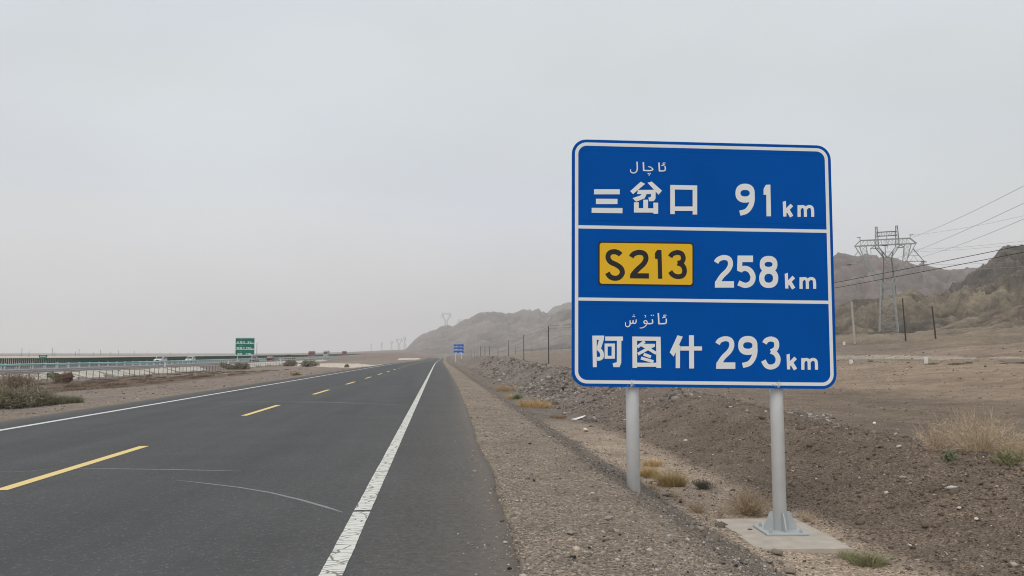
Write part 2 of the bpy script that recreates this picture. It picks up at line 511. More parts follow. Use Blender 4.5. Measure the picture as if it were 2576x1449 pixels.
M['pale_concrete'] = plain("slope_concrete", (.52, .48, .41), .9, var=.22, scale=.5, spec=.2)
M['teal'] = plain("teal_rail_paint", (.33, .55, .54), .5, var=.08, scale=.4)
M['post_grey'] = plain("post_paint", (.52, .54, .53), .6, var=.1)
M['dark_green'] = plain("dark_green_plate", (.014, .052, .034), .6, var=.35, scale=.15)
M['wood'] = plain("dark_wood_pole", (.035, .028, .024), .85, var=.3, scale=3)
M['pale_pole'] = plain("concrete_pole", (.38, .36, .31), .85, var=.15, scale=2)
M['white_paint'] = plain("white_post_paint", (.74, .71, .68), .6, var=.1)
M['pylon'] = plain("pylon_steel", (.30, .315, .31), .6, metal=.0, var=.12, scale=.5)
M['pylon_dark'] = plain("pylon_steel_dark", (.085, .095, .097), .65, metal=.0, var=.15, scale=.5)  # darker even steel tone for twin-peaked pylons, horizon poles and mast
M['cable'] = plain("black_cable", (.02, .02, .022), .6)
M['conductor'] = plain("conductor", (.33, .34, .35), .5, metal=.3)
M['red_ring'] = plain("red_insulator", (.18, .035, .03), .5)
M['glassy'] = plain("insulator_glass", (.25, .27, .27), .3)
M['car_white'] = plain("white_car_paint", (.70, .71, .70), .3, var=.02)
M['car_grey'] = plain("grey_car_paint", (.34, .33, .31), .3, var=.02)
M['car_red'] = plain("dark_red_car_paint", (.16, .022, .026), .3, var=.02)
M['truck_red'] = plain("red_truck_paint", (.20, .055, .055), .4, var=.05)
M['truck_box'] = plain("grey_truck_box", (.36, .37, .36), .6, var=.05)
M['car_glass'] = plain("car_glass", (.02, .03, .035), .12, var=.02, spec=.6)
M['rubber'] = plain("tyre_rubber", (.015, .015, .016), .8)
M['lamp'] = plain("headlamp_glass", (.75, .78, .78), .15, var=.02)
M['lamp_red'] = plain("tail_lamp_glass", (.3, .02, .02), .2, var=.02)
M['plastic_white'] = plain("white_plastic", (.82, .84, .84), .4, var=.05)
M['foam'] = plain("pale_foam", (.72, .68, .56), .8, var=.1)
M['bottle'] = plain("bottle_plastic", (.50, .53, .55), .25, var=.05)
M['bottle_label'] = plain("bottle_label", (.14, .12, .36), .4)
M['tar'] = plain("tar_lump", (.018, .017, .017), .8, var=.3, scale=30)
M['blue_box'] = plain("blue_plate", (.03, .06, .16), .5)

# ------------------------------------------------------------------ ground sheet
def poly_px(pts):
    out = []
    for x, y in pts:
        p, _ = gp(x, y)
        out.append((p.x, p.y))
    return np.array(out)

def inside(x, y, poly):
    c = np.zeros(x.shape, bool)
    n = len(poly)
    for i in range(n):
        x1, y1 = poly[i]; x2, y2 = poly[(i + 1) % n]
        cond = ((y1 > y) != (y2 > y))
        xi = (x2 - x1) * (y - y1) / ((y2 - y1) if y2 != y1 else 1e-9) + x1
        c ^= cond & (x < xi)
    return c

C_SHOULDER = np.array([.252, .206, .162]); C_SLOPE = np.array([.180, .151, .124]); C_SAND = np.array([.39, .305, .228])
C_BERM = np.array([.162, .124, .094]); C_BANK = np.array([.258, .196, .142]); C_PURPLE = np.array([.212, .181, .160])
C_LEFT = np.array([.235, .192, .160]); C_SCRUB = np.array([.135, .095, .068]); C_PALE = np.array([.58, .51, .42]); C_RED = np.array([.21, .150, .125])

tracks = [poly_px([(735, 914.5), (835, 913.2), (905, 914.5), (978, 920.0), (930, 923.0), (850, 924.0), (740, 921.5)]),
          poly_px([(1003, 901.4), (1055, 900.6), (1058, 903.2), (1000, 905.6)]),
          poly_px([(560, 915), (700, 909), (735, 912), (640, 922), (600, 926)])]
road_bank = poly_px([(2095, 893.0), (2380, 894.5), (2600, 898), (2600, 904), (2350, 904), (2095, 902)])

def ground_colour(x, y):
    xs = x - road_shift(y)
    r = np.hypot(x, y)
    n1 = fbm(x, y, 3.0, 4, 100); n2 = fbm(x, y, .7, 4, 140); n3 = fbm(x, y, 18, 4, 170)
    def mixc(c, t, col):
        return c * (1 - t[:, None]) + col[None] * t[:, None]
    c = np.tile(C_SHOULDER, (len(x), 1))
    edge = xs + .25 * n1 + .12 * n2
    c = mixc(c, smooth01((edge - 2.15) / .35), C_SLOPE)
    c = mixc(c, smooth01((edge - 3.35) / .3) * .9 * smooth01((30 - y + 5 * n3) / 14), C_SAND)
    c = mixc(c, smooth01((edge - 4.75) / .7), C_BERM)
    far_berm = smooth01((y - 16) / 26)
    c = mixc(c, smooth01((edge - 4.9) / .8) * far_berm * (.75 + .25 * n2), C_PURPLE)
    c = mixc(c, smooth01((edge - 11 + 1.5 * n3) / 6) * (.8 + .2 * n1), C_BANK * .72)
    c = mixc(c, smooth01((edge - 24 + 3 * n3) / 6), C_BANK * 1.04)
    c = mixc(c, smooth01((edge - 12) / 6) * smooth01((y - 60) / 60) * .7, np.array([.180, .146, .119]))
    strk = fbm(x * .8 + y * .6, (y * .8 - x * .6) * .18, 2.2, 3, 300)
    c = c * (1 + ((.26 * strk + .14 * fbm(x, y, 4.5, 3, 310)) * smooth01((xs - 14) / 8))[:, None])
    toe = smooth01((xs - 60) / 26) * smooth01((330 - r) / 60)
    c = mixc(c, toe * .9, np.array([.165, .130, .093]))
    c = c * (1 + toe * (.42 * ridged(x, y, 11, 4, 84) + .28 * fbm(x, y, 6, 4, 330)))[:, None]
    c = mixc(c, inside(x, y, road_bank) * (.55 + .15 * n2), C_PALE * .75)
    # left of the road
    L = xs < -4
    cl = np.tile(C_SHOULDER * .95, (len(x), 1))
    cl = mixc(cl, smooth01((-11.6 - xs + .8 * n1) / 2.0), C_LEFT)
    scr = smooth01((-20.5 - xs + 2.2 * n1 + 1.5 * n3) / 2.5) * smooth01((130 - y) / 50)
    cl = mixc(cl, scr, C_SCRUB)
    cl = mixc(cl, smooth01((-40 - xs + 3 * n3) / 4), C_LEFT * .9)
    cl = mixc(cl, smooth01((-77 - xs) / 4), C_LEFT * .85)
    pale = smooth01((-90 - xs + 14 * n3) / 40) * smooth01((r - 160) / 120) * smooth01((1500 - r) / 500)
    cl = mixc(cl, pale * .85, C_PALE * .95)
    cl = mixc(cl, smooth01((r - 1250) / 250) * smooth01((-40 - xs) / 60), np.array([.25, .225, .205]))
    redz = smooth01((y - 330) / 200) * smooth01((xs + 420) / 240)
    cl = mixc(cl, redz * .8, C_RED)
    for t in tracks: cl = mixc(cl, inside(x, y, t) * .9, C_PALE)
    c = np.where(L[:, None], cl, c)
    c = c * (1 + .10 * n1 + .10 * n2 + .06 * n3)[:, None]
    return np.clip(c, .02, .85)

az = np.concatenate([np.arange(-180, -52, 4.0), np.arange(-52, 52, .085), np.arange(52, 180, 4.0)])
rr = np.concatenate([[.25, .8, 1.5, 2.2], np.exp(np.linspace(math.log(2.8), math.log(6000), 780))])
A, R = np.meshgrid(np.radians(az), rr, indexing='ij')
gx, gy = (np.sin(A + YAW) * R).ravel(), (np.cos(A + YAW) * R).ravel()
gz = ground(gx, gy)
na, nr = A.shape
i0 = (np.arange(na)[:, None] * nr + np.arange(nr - 1)[None])
i1 = (np.roll(np.arange(na), -1)[:, None] * nr + np.arange(nr - 1)[None])
gf = np.stack([i0, i0 + 1, i1 + 1, i1], -1).reshape(-1, 4)
g_obj = mesh_np("ground", np.stack([gx, gy, gz], 1), gf, M['ground'], colors=ground_colour(gx, gy), smooth=True)
tag(g_obj, "stony brown desert ground with ditch, berm and gravel shoulder", "ground", kind='structure')

# ------------------------------------------------------------------ roads
def strip(name, xa, xb, ys, dz, mat, zf=None, shift=road_shift, thick=0.0):
    """sheet between two lateral offsets along the road; xa/xb scalars or arrays"""
    ys = np.asarray(ys, float); n = len(ys)
    xa = np.broadcast_to(xa, (n,)); xb = np.broadcast_to(xb, (n,))
    s = shift(ys) if shift else 0 * ys
    z = (zf or road_z)(ys) + dz
    zs = [z] * 2
    v = np.concatenate([np.stack([xa + s, ys, z], 1), np.stack([xb + s, ys, z], 1)])
    f = [[i, n + i, n + i + 1, i + 1] for i in range(n - 1)]
    if thick:
        v2 = v.copy(); v2[:, 2] -= thick; b = len(v)
        v = np.concatenate([v, v2])
        f += [[i, i + 1, b + i + 1, b + i] for i in range(n - 1)] + [[n + i + 1, n + i, b + n + i, b + n + i + 1] for i in range(n - 1)]
    return mesh_np(name, v, f, mat)

ry = np.concatenate([np.arange(-40, 2, 2.0), np.arange(2, 40, .06), np.arange(40, 160, .6), np.arange(160, 1000, 5)])
wid = np.interp(ry, [-40, 0, 4, 10, 14, 20, 40, 80, 400, 1000], [.5, .5, .52, .68, .66, .78, .95, 1.05, 1.1, 1.1])
zz = np.zeros_like(ry)
jag = .035 * fbm(ry, zz + 3.3, .35, 4, 500) + .05 * fbm(ry, zz + 9.1, 1.7, 3, 510)
jagl = .05 * fbm(ry, zz + 5.3, .5, 4, 520) + .08 * fbm(ry, zz + 1.1, 3, 3, 530)
def road_sheet():
    lx, rx = -9.75 + jagl, wid + jag
    fr = (fbm(ry, zz + 2.2, .8, 4, 540) * .12 + fbm(ry, zz + 7.2, 3.0, 3, 541) * .12)
    soft = np.interp(ry, [0, 8, 14, 30, 60], [.62, .55, .42, .25, .2]) * (1 + 2.2 * fr)
    colsx = [lx, lx + .25, lx + .7, lx * 0 - 8.4, lx * 0 - 6.6, lx * 0 - 4.7, lx * 0 - 2.6, lx * 0 - .62, rx - soft * 1.5, rx - soft * .7, rx - soft * .25, rx]
    dust = [.75, .3, .06, .05, 0, .05, 0, .12, .26, .42, .66, .95]
    n = len(ry); s_ = road_shift(ry); z_ = road_z(ry)
    V = np.concatenate([np.stack([cx + s_, ry, z_], 1) for cx in colsx])
    Cc = np.concatenate([np.full((n, 3), d) for d in dust])
    f = []
    for k in range(len(colsx) - 1):
        i = np.arange(n - 1)
        f.append(np.stack([k * n + i, (k + 1) * n + i, (k + 1) * n + i + 1, k * n + i + 1], 1))
    i = np.arange(n - 1); b = len(V)
    lo = np.concatenate([np.stack([lx + s_, ry, z_ - .05], 1), np.stack([rx + s_, ry, z_ - .05], 1)])
    V = np.concatenate([V, lo]); Cc = np.concatenate([Cc, np.full((2 * n, 3), .9)])
    K = (len(colsx) - 1) * n
    f += [np.stack([i, i + 1, b + i + 1, b + i], 1), np.stack([K + i + 1, K + i, b + n + i, b + n + i + 1], 1)]
    return mesh_np("road", V, np.concatenate(f), M['asphalt'], colors=Cc)
tag(road_sheet(), "two lane dark asphalt road running to the horizon", "road", kind='structure')
ryl = np.concatenate([np.arange(-40, 12.02, 2), np.arange(12.05, 40, .25), np.arange(40, 160, 1), np.arange(160, 900, 4)])
def edge_line(name, x, w, ys, mat, wob=.004):
    j = wob * fbm(ys, ys * 0 + 1.7, .2, 3, 610); j2 = wob * fbm(ys, ys * 0 + 8.7, .2, 3, 640)
    return tag(strip(name, x - w / 2 + j, x + w / 2 + j2, ys, .004, mat), None, None, kind='structure')
gap, _ = gp(905, 1302)
yg = gap.y
edge_line("right_edge_marking", -.70, .155, np.arange(-40, yg - .02, .08), M['white_line'], .006)
edge_line("right_edge_marking", -.70, .155, np.concatenate([np.arange(yg + .02, 40, .08), np.arange(40, 160, 1), np.arange(160, 900, 4)]), M['white_line'], .006)
edge_line("left_edge_marking", -8.55, .155, ryl, M['white_line_clean'])
# centre dashes: first visible one ends at y = 11.2 m, four metres long every nine and a half
p_a, _ = gp(355, 1132); p_b, _ = gp(598, 1052); p_c, _ = gp(700, 1024); p_d, _ = gp(832, 984)
y = p_a.y - 5.0
seg = p_c.y - p_b.y
per = (p_d.y - p_a.y) / 2.0
xc = -4.72
k = 0
while True:
    y1 = p_a.y + per * k
    if y1 > 560: break
    ys = np.linspace(y1 - seg, y1, 9)
    edge_line("centre_dash_marking", xc, .15, ys, M['yellow_line'], .002)
    k += 1
for k in (1, 2):
    ys = np.linspace(p_a.y - per * k - seg, p_a.y - per * k, 9)
    edge_line("centre_dash_marking", xc, .15, ys, M['yellow_line'], .002)

def ground_mark(name, pts, w0, w1, mat, dz=.0025):
    P = [gp(x, y)[0] for x, y in pts]
    n = len(P); v = []
    for i, p in enumerate(P):
        d = (P[min(i + 1, n - 1)] - P[max(i - 1, 0)]); d.z = 0; d.normalize()
        w = (w0 + (w1 - w0) * i / (n - 1)) / 2 * (0.25 if i in (0, n - 1) else 1)
        s = Vector((-d.y, d.x, 0)) * w
        v += [(p.x + s.x, p.y + s.y, dz), (p.x - s.x, p.y - s.y, dz)]
    f = [[2 * i, 2 * i + 1, 2 * i + 3, 2 * i + 2] for i in range(n - 1)]
    return tag(mesh_np(name, np.array(v), f, mat), None, None, kind='structure')
ground_mark("road_scrape_marking", [(186, 1191), (280, 1191.5), (400, 1193), (500, 1195), (607, 1197.5)], .035, .045, M['scrape'])
ground_mark("road_scrape_marking", [(440, 1221), (520, 1230), (600, 1240), (680, 1254), (760, 1274), (820, 1292), (862, 1306)], .03, .045, M['scrape'])
ground_mark("road_scrape_marking", [(-40, 1199), (30, 1200), (80, 1197), (140, 1190)], .02, .02, M['scrape'])
ground_mark("road_scrape_marking", [(430, 1017), (560, 1016), (700, 1015.5), (850, 1018), (1036, 1024.5)], .06, .07, M['scrape'])
ground_mark("road_scrape_marking", [(700, 1013.5), (820, 1016), (930, 1019)], .05, .05, M['scrape'])
ground_mark("road_scrape_marking", [(920, 944), (985, 945), (1040, 947)], .04, .04, M['scrape'])
ground_mark("road_scrape_marking", [(1092, 953.3), (1103, 953.6)], .12, .12, M['white_line_clean'])
ground_mark("road_scrape_marking", [(1185, 1253), (1202, 1253.5)], .01, .01, M['scrape'])

# expressway far to the left
def exp_z(ys): return np.interp(ys, EY, EZ) - .5
eys = np.concatenate([np.arange(-200, 60, 20), np.arange(60, 400, 4), np.arange(400, 1200, 20)])
tag(strip("expressway", -75.5, -51.2, eys, -.02, M['asphalt_far'], exp_z, None, thick=.3), "grey expressway carriageways beyond the fence", "road", kind='structure')
tag(strip("expressway_edge_marking", -52.9, -52.65, eys, -.012, M['white_line_clean'], exp_z, None), kind='structure')
tag(strip("expressway_edge_marking", -60.0, -59.75, eys, -.012, M['white_line_clean'], exp_z, None), kind='structure')
# median strip between the two barriers
tag(strip("expressway_median", -62.9, -60.7, eys, .004, M['pale_pole'], exp_z, None, thick=.12), kind='structure')

# broken pale concrete slope lining under the expressway verge: separate slabs, half buried
lining = []
yy = 62.0
kk = 0
while yy < 330:
    ln = random.choice([4.5, 6, 7, 9, 12]) * (1 + yy / 250)
    buried = fbm(np.array([yy]), np.array([2.2]), 20, 2, 77)[0]
    top_t = random.uniform(.8, 1.0) if buried > -.05 else random.uniform(.35, .7)
    if not (buried < -.55):
        nseg = 14
        ys = np.linspace(yy, yy + ln, nseg)
        lo_t = np.clip(.10 + .38 * fbm(ys, ys * 0 + kk, 3.0, 3, 90), 0, .55)
        hi_t = np.clip(top_t + .16 * fbm(ys, ys * 0 + kk + 4, 2.2, 3, 95), lo_t + .15, 1.0)
        lo_t[0] = hi_t[0] - .06; lo_t[-1] = hi_t[-1] - .06
        def pt(t, yv):
            x = -46.0 - 3.1 * t
            z = smooth_ground(x + 0 * yv, yv) + .10
            return np.stack([x, yv, z], 1)
        v = np.concatenate([pt(lo_t, ys), pt(hi_t, ys)])
        n = nseg
        v2 = v.copy(); v2[:, 2] -= .25
        f = [[i, i + 1, n + i + 1, n + i] for i in range(n - 1)]
        b = 2 * n
        f += [[i + 1, i, b + i, b + i + 1] for i in range(n - 1)]
        lining.append(mesh_np("concrete_slope_lining", np.concatenate([v, v2]), f, M['pale_concrete']))
    yy += ln + random.uniform(.1, .9)
    kk += 1
for o in lining: tag(o, kind='structure')

# dark distant dyke across the plain on the left
dv, df = [], []
prev = None
pts = []
for px in range(-500, 830, 30):
    d = ray(px, 893.5); d.z = 0; d.normalize()
    D = 1050 + 30 * math.sin(px * .01) + max(0, px - 300) * 1.0
    c = Vector((d.x * D, d.y * D, 0)); pts.append((c, d, D))
for c, d, D in pts:
    z = g1(c.x, c.y)
    top = CAMZ + 2.3 / F * D
    for off, h in ((-9, z - .5), (-2, top), (2, top), (9, z - .5)):
        q = c + d * off
        dv.append((q.x, q.y, h))
n = len(pts)
for i in range(n - 1):
    for j in range(3): df.append([i * 4 + j, i * 4 + j + 1, (i + 1) * 4 + j + 1, (i + 1) * 4 + j])
dyke = mesh_np("dyke_terrain", np.array(dv), df, plain("dyke_earth", (.07, .052, .042), .95, var=.1, scale=.05))
tag(dyke, "thin dark embankment line across the far plain", "embankment", kind='structure')

# ------------------------------------------------------------------ hills
def make_hill(name, label, sky, D, base_frac, back, tint, mat, seed, rough=(60, .16), azstep=.06, baseoff=0.0, tint2=None, pw=1.0, nr=150, edge_noise=.03, contrast=1.0):
    """sky: skyline as (px, py) sight lines; D distance of the crest (function of px); slopes run from base_frac*D up to D and down behind"""
    sky = sorted(sky)
    a_s, z_s, d_s = [], [], []
    for px, py in sky:
        d = ray(px, py); h = math.hypot(d.x, d.y)
        Dk = D(px) if callable(D) else D
        a_s.append(math.atan2(d.x, d.y)); z_s.append(CAMZ + d.z / h * Dk); d_s.append(Dk)
    a = np.arange(a_s[0], a_s[-1], math.radians(azstep))
    zr = np.interp(a, a_s, z_s); Dr = np.interp(a, a_s, d_s)
    t = np.concatenate([np.linspace(-.12, 1, nr), 1 + np.linspace(0, 1, 40)[1:] ** 1.3])
    AA, T = np.meshgrid(a, t, indexing='ij')
    Drm, Zrm = Dr[:, None], zr[:, None]
    rb = base_frac * Drm
    Rr = np.where(T <= 1, rb + (Drm - rb) * T, Drm + (T - 1) * back)
    X, Y = np.sin(AA) * Rr, np.cos(AA) * Rr
    zb = smooth_ground(X, Y) + baseoff
    s = np.where(T <= 1, np.clip(T, 0, 1) ** pw * (.55 + .45 * smooth01(T)), 1 - smooth01(T - 1) * 1.0)
    H = np.maximum(Zrm - zb, 0)
    sc_, am = rough
    nz = ridged(X, Y, sc_, 5, seed) * .6 + fbm(X, Y, sc_ * 1.8, 4, seed + 3) * .6
    env = np.where(T <= 1, np.sin(np.clip(T, 0, 1) * math.pi * .5) * (1 - .66 * smooth01((T - .75) / .25)), .25)
    Z = zb - 1.2 + (H + 1.2) * s + env * am * H * nz
    Z = Z + H * edge_noise * fbm(X, Y, sc_ * .35, 4, seed + 9) * smooth01((T - .3) / .5)
    arc = AA * Drm
    gul = ridged(arc + .35 * sc_ * fbm(X, Y, sc_, 3, seed + 6), Rr * .22, sc_ * .55, 4, seed + 5)
    Z = Z + env * am * .55 * H * gul
    n1 = fbm(X, Y, sc_ * .5, 5, seed + 20)
    col = np.array(tint)[None, None] * (1 + contrast * (.30 * n1 + .42 * nz + .25 * gul + .22 * fbm(X, Y, sc_ * .12, 3, seed + 60)))[..., None]  # mottled earth tone, plus crevice shade put into the tint along relief and gullies
    if tint2 is not None:
        w = smooth01((fbm(X, Y, sc_ * .9, 4, seed + 40) - .0) / .5 + .15)[..., None]
        col = col * (1 - w) + np.array(tint2)[None, None] * (1 + contrast * (.25 * n1 + .35 * gul + .2 * nz))[..., None] * w
    na, nt_ = AA.shape
    idx = np.arange(na - 1)[:, None] * nt_ + np.arange(nt_ - 1)[None]
    f = np.stack([idx, idx + nt_, idx + nt_ + 1, idx + 1], -1).reshape(-1, 4)
    o = mesh_np(name, np.stack([X, Y, Z], -1).reshape(-1, 3), f, mat, colors=np.clip(col, .02, .8).reshape(-1, 3), smooth=False)
    return tag(o, label, "hill", kind='structure')

BARE = (.120, .099, .086)
make_hill("mountain", "hazy bare ridge rising beside the end of the road",
          [(960, 893), (1005, 884), (1023, 876.6), (1035, 863.7), (1058.7, 846.8), (1066.7, 843), (1092.5, 832), (1106, 828), (1127.8, 821), (1137.7, 823), (1165.5, 813), (1185, 799), (1207, 795), (1213, 791.3), (1237, 785.3), (1254.8, 786.7), (1294.5, 787.3), (1332, 787.3), (1348, 786), (1355, 782.4), (1362, 788.3), (1376, 791.3), (1420, 800), (1480, 812), (1560, 836), (1700, 880)],
          lambda px: 2250 - .3 * (px - 1000), .62, 900, BARE, M['hill_far'], 1, (90, .34), azstep=.04, nr=210, contrast=2.0)
make_hill("mountain", "far grey summit half seen behind the large sign",
          [(1100, 860), (1145, 822), (1165, 812), (1172, 810), (1200, 830), (1330, 812), (1375.8, 790.3), (1383.7, 781.3), (1399.6, 770.4), (1419.4, 764.5), (1437.3, 758.5), (1500, 742), (1600, 724), (1700, 708), (1850, 690), (1990, 668), (2100, 700), (2200, 780)],
          2900, .80, 1100, BARE, M['hill_far'], 5, (90, .22), azstep=.06, contrast=1.4)
make_hill("mountain", "darker rocky hill tucked against the left edge of the large sign",
          [(1180, 893), (1240, 884), (1300, 862), (1345, 838), (1377.8, 814), (1389.7, 796), (1411.5, 781.3), (1437, 777.4), (1490, 770), (1560, 776), (1640, 760), (1760, 752), (1850, 770), (1950, 800), (2060, 850)],
          lambda px: 1400 - .2 * (px - 1200), .62, 600, (.138, .116, .102), M['hill_far'], 9, (60, .28), azstep=.045, nr=190, contrast=1.8)
make_hill("mountain", "brown bare mountain behind the pylon right of the sign",
          [(1700, 800), (1850, 716), (1960, 664), (2050, 650), (2097.5, 648.7), (2187.8, 649.3), (2245, 657.3), (2288, 663), (2319.6, 671.6), (2359.7, 680.2), (2397, 685.4), (2425.6, 690.2), (2445.7, 684.5), (2471.4, 680.2), (2500, 690), (2600, 700), (2720, 720)],
          980, .55, 500, (.132, .107, .097), M['hill_far'], 13, (60, .26), azstep=.045, tint2=(.145, .117, .103), nr=200, contrast=1.3)
make_hill("mountain", "dark rocky spur at the right edge of the picture",
          [(2360, 752), (2422.7, 726), (2440, 708), (2468.6, 688), (2480, 684), (2497.2, 670.2), (2514.4, 651.5), (2525, 640), (2534.5, 635.8), (2560, 625.7), (2576, 621.4), (2640, 590), (2760, 560), (2960, 540), (3200, 560)],
          lambda px: 490, .80, 300, (.066, .057, .048), M['hill_near'], 17, (17, .40), azstep=.035, tint2=(.105, .085, .064), edge_noise=.05, nr=230, contrast=1.6)
make_hill("foothill", "lumpy olive tan foothill below the mountain, behind the poles",
          [(1880, 850), (1960, 815), (2040, 790), (2101.8, 774), (2130, 765), (2170, 757.6), (2216.5, 754.7), (2262, 746), (2288, 742.7), (2330, 742.5), (2354, 745), (2411, 731.8), (2457, 723.2), (2503, 709), (2576, 672), (2660, 640), (2800, 620), (3000, 640)],
          lambda px: 440 - .02 * (px - 2100), .77, 160, (.120, .097, .067), M['hill_near'], 23, (17, .50), azstep=.035, tint2=(.064, .053, .038), pw=1.1, nr=260, edge_noise=.07, contrast=1.9)
make_hill("foothill", "low olive mound at the foot of the pylon",
          [(2000, 872), (2060, 868), (2110, 858), (2170, 853), (2200, 846), (2240, 838), (2280, 842), (2330, 838), (2380, 822), (2430, 808), (2500, 790), (2576, 770), (2700, 760), (2900, 770), (3100, 810)],
          lambda px: 270, .62, 60, (.132, .104, .075), M['hill_near'], 29, (11, .38), azstep=.035, tint2=(.085, .068, .05), nr=230, edge_noise=.07, contrast=1.8)
make_hill("far_slope_terrain", "long low reddish slope at the end of the plain",
          [(520, 891.0), (620, 890.5), (720, 889.4), (830, 886.5), (900, 884.5), (969, 881.3), (1040, 879.0), (1100, 880), (1180, 884), (1300, 890)],
          2300, .55, 900, (.20, .155, .135), M['hill_far'], 33, (160, .12), azstep=.08, contrast=.3)

# ------------------------------------------------------------------ the large road sign
SLAB_Z = -.745
def plane_hit(px, py, origin, normal):
    d = ray(px, py)
    t = (origin - CAM).dot(normal) / d.dot(normal)
    return CAM + d * t
pb = CAM + ray(1963, 1336) * ((SLAB_Z - CAMZ) / ray(1963, 1336).z)     # foot of the right post on its footing
SA = rad(-2.5)
SU = Vector((math.cos(SA), math.sin(SA), 0)); SN = Vector((math.sin(SA), -math.cos(SA), 0)); SV = Vector((0, 0, 1))
PLANE0 = Vector((pb.x, pb.y, 0)) + SN * .15
def on_sign(px, py, n=0.0): return plane_hit(px, py, PLANE0, SN) + SN * n
q_tl, q_tr, q_br, q_bl = on_sign(1439, 350), on_sign(2089, 366.5), on_sign(2105.5, 979), on_sign(1438.2, 972)
SW, SH = (q_tr - q_tl).length, (q_bl - q_tl).length
def sq(s, t, n=0.0):
    """panel coordinates in metres from the top left corner"""
    a, b = s / SW, t / SH
    return (q_tl * (1 - a) + q_tr * a) * (1 - b) + (q_bl * (1 - a) + q_br * a) * b + SN * n

def rrect(x0, y0, x1, y1, r, k=8):
    pts = []
    for cx, cy, a0 in ((x1 - r, y0 + r, -90), (x1 - r, y1 - r, 0), (x0 + r, y1 - r, 90), (x0 + r, y0 + r, 180)):
        for i in range(k + 1):
            a = rad(a0 + 90 * i / k)
            pts.append((cx + r * math.cos(a), cy + r * math.sin(a)))
    return pts

sign = empty("road_sign", (pb.x, pb.y, SLAB_Z))
tag(sign, "large blue road sign with three rows of distances beside the road shoulder", "road sign")
bpy.context.view_layer.update()
def world_of(o):
    return (world_of(o.parent) @ o.matrix_parent_inverse @ o.matrix_basis) if o.parent else o.matrix_basis.copy()
def under(o, parent):
    """parent an object built in world space"""
    o.parent = parent
    o.matrix_parent_inverse = world_of(parent).inverted()
    return o

# panel
mb = MB()
out = rrect(0, 0, SW, SH, .185)
n = len(out)
fr = [sq(x, y, 0.0) for x, y in out]; bk = [sq(x, y, -.028) for x, y in out]
mb.add(fr + bk, [list(range(n)), list(range(n, 2 * n))[::-1]] + [[i, (i + 1) % n, n + (i + 1) % n, n + i] for i in range(n)])
panel = under(mb.build("panel", M['blue']), sign)
# back rails of the panel
mb = MB()
for yv in (.35, 1.0, 1.6, 2.2, SH - .35):
    a, b = sq(.15, yv, -.045), sq(SW - .15, yv, -.045)
    mb.bar(a, b, .045)
under(mb.build("back_rail", M['alu']), sign)
# border ring
def ring(outer, inner, nz, mat, name, fn=sq):
    n = len(outer)
    vs = [fn(x, y, nz) for x, y in outer] + [fn(x, y, nz) for x, y in inner]
    return MB().add(vs, [[i, (i + 1) % n, n + (i + 1) % n, n + i] for i in range(n)]).build(name, mat, fix=False)
m0, bw = .038, .043
under(ring(rrect(m0, m0, SW - m0, SH - m0, .150), rrect(m0 + bw, m0 + bw, SW - m0 - bw, SH - m0 - bw, .110), .0015, M['white_sheet'], "border"), sign)
Z7 = lambda zx, zy: ((2200 + zx * .446429) / 1.565217, (500 + zy * .446429) / 1.565217)
Z8 = lambda zx, zy: ((2200 + zx * .446429) / 1.565217, (1000 + zy * .446429) / 1.565217)
for tf, q in ((Z7, [(172, 866), (2364, 905), (2364, 934), (172, 895)]), (Z8, [(173, 383), (2383, 412), (2383, 441), (173, 411)])):
    under(MB().add([on_sign(*tf(x, y), .0012) for x, y in q], [[0, 1, 2, 3]]).build("divider", M['white_sheet'], fix=False), sign)
# overlapping sheet joints of the blue facing
for tf, (xa, ya, xb, yb) in ((Z7, (176, 818, 2362, 858)), (Z7, (178, 205, 2340, 240)), (Z8, (175, 440, 2385, 470))):
    under(MB().add([on_sign(*tf(x, y), .0006) for x, y in ((xa, ya), (xb, yb), (xb, yb + 5), (xa, ya + 5))], [[0, 1, 2, 3]]).build("sheet_joint", M['blue_seam'], fix=False), sign)

def scuff(px, py, n_, seed):
    r_ = np.random.default_rng(seed); mb = MB()
    for i in range(n_):
        x, y_ = px + r_.normal(0, 5), py - abs(r_.normal(0, 7)); a = r_.uniform(0, 3.1); L_ = r_.uniform(.8, 3.2); w = r_.uniform(.25, .6)
        ca, sa = math.cos(a), math.sin(a)
        mb.add([on_sign(x + u * L_ * ca - v_ * w * sa, y_ + u * L_ * sa + v_ * w * ca, .0019 + i * .00003) for u, v_ in ((-1, -1), (1, -1), (1, 1), (-1, 1))], [[0, 1, 2, 3]])
    return under(mb.build("scuff_mark", M['galv_dull'], fix=False), panel)
scuff(1588, 972, 22, 1); scuff(1955, 974, 26, 2)

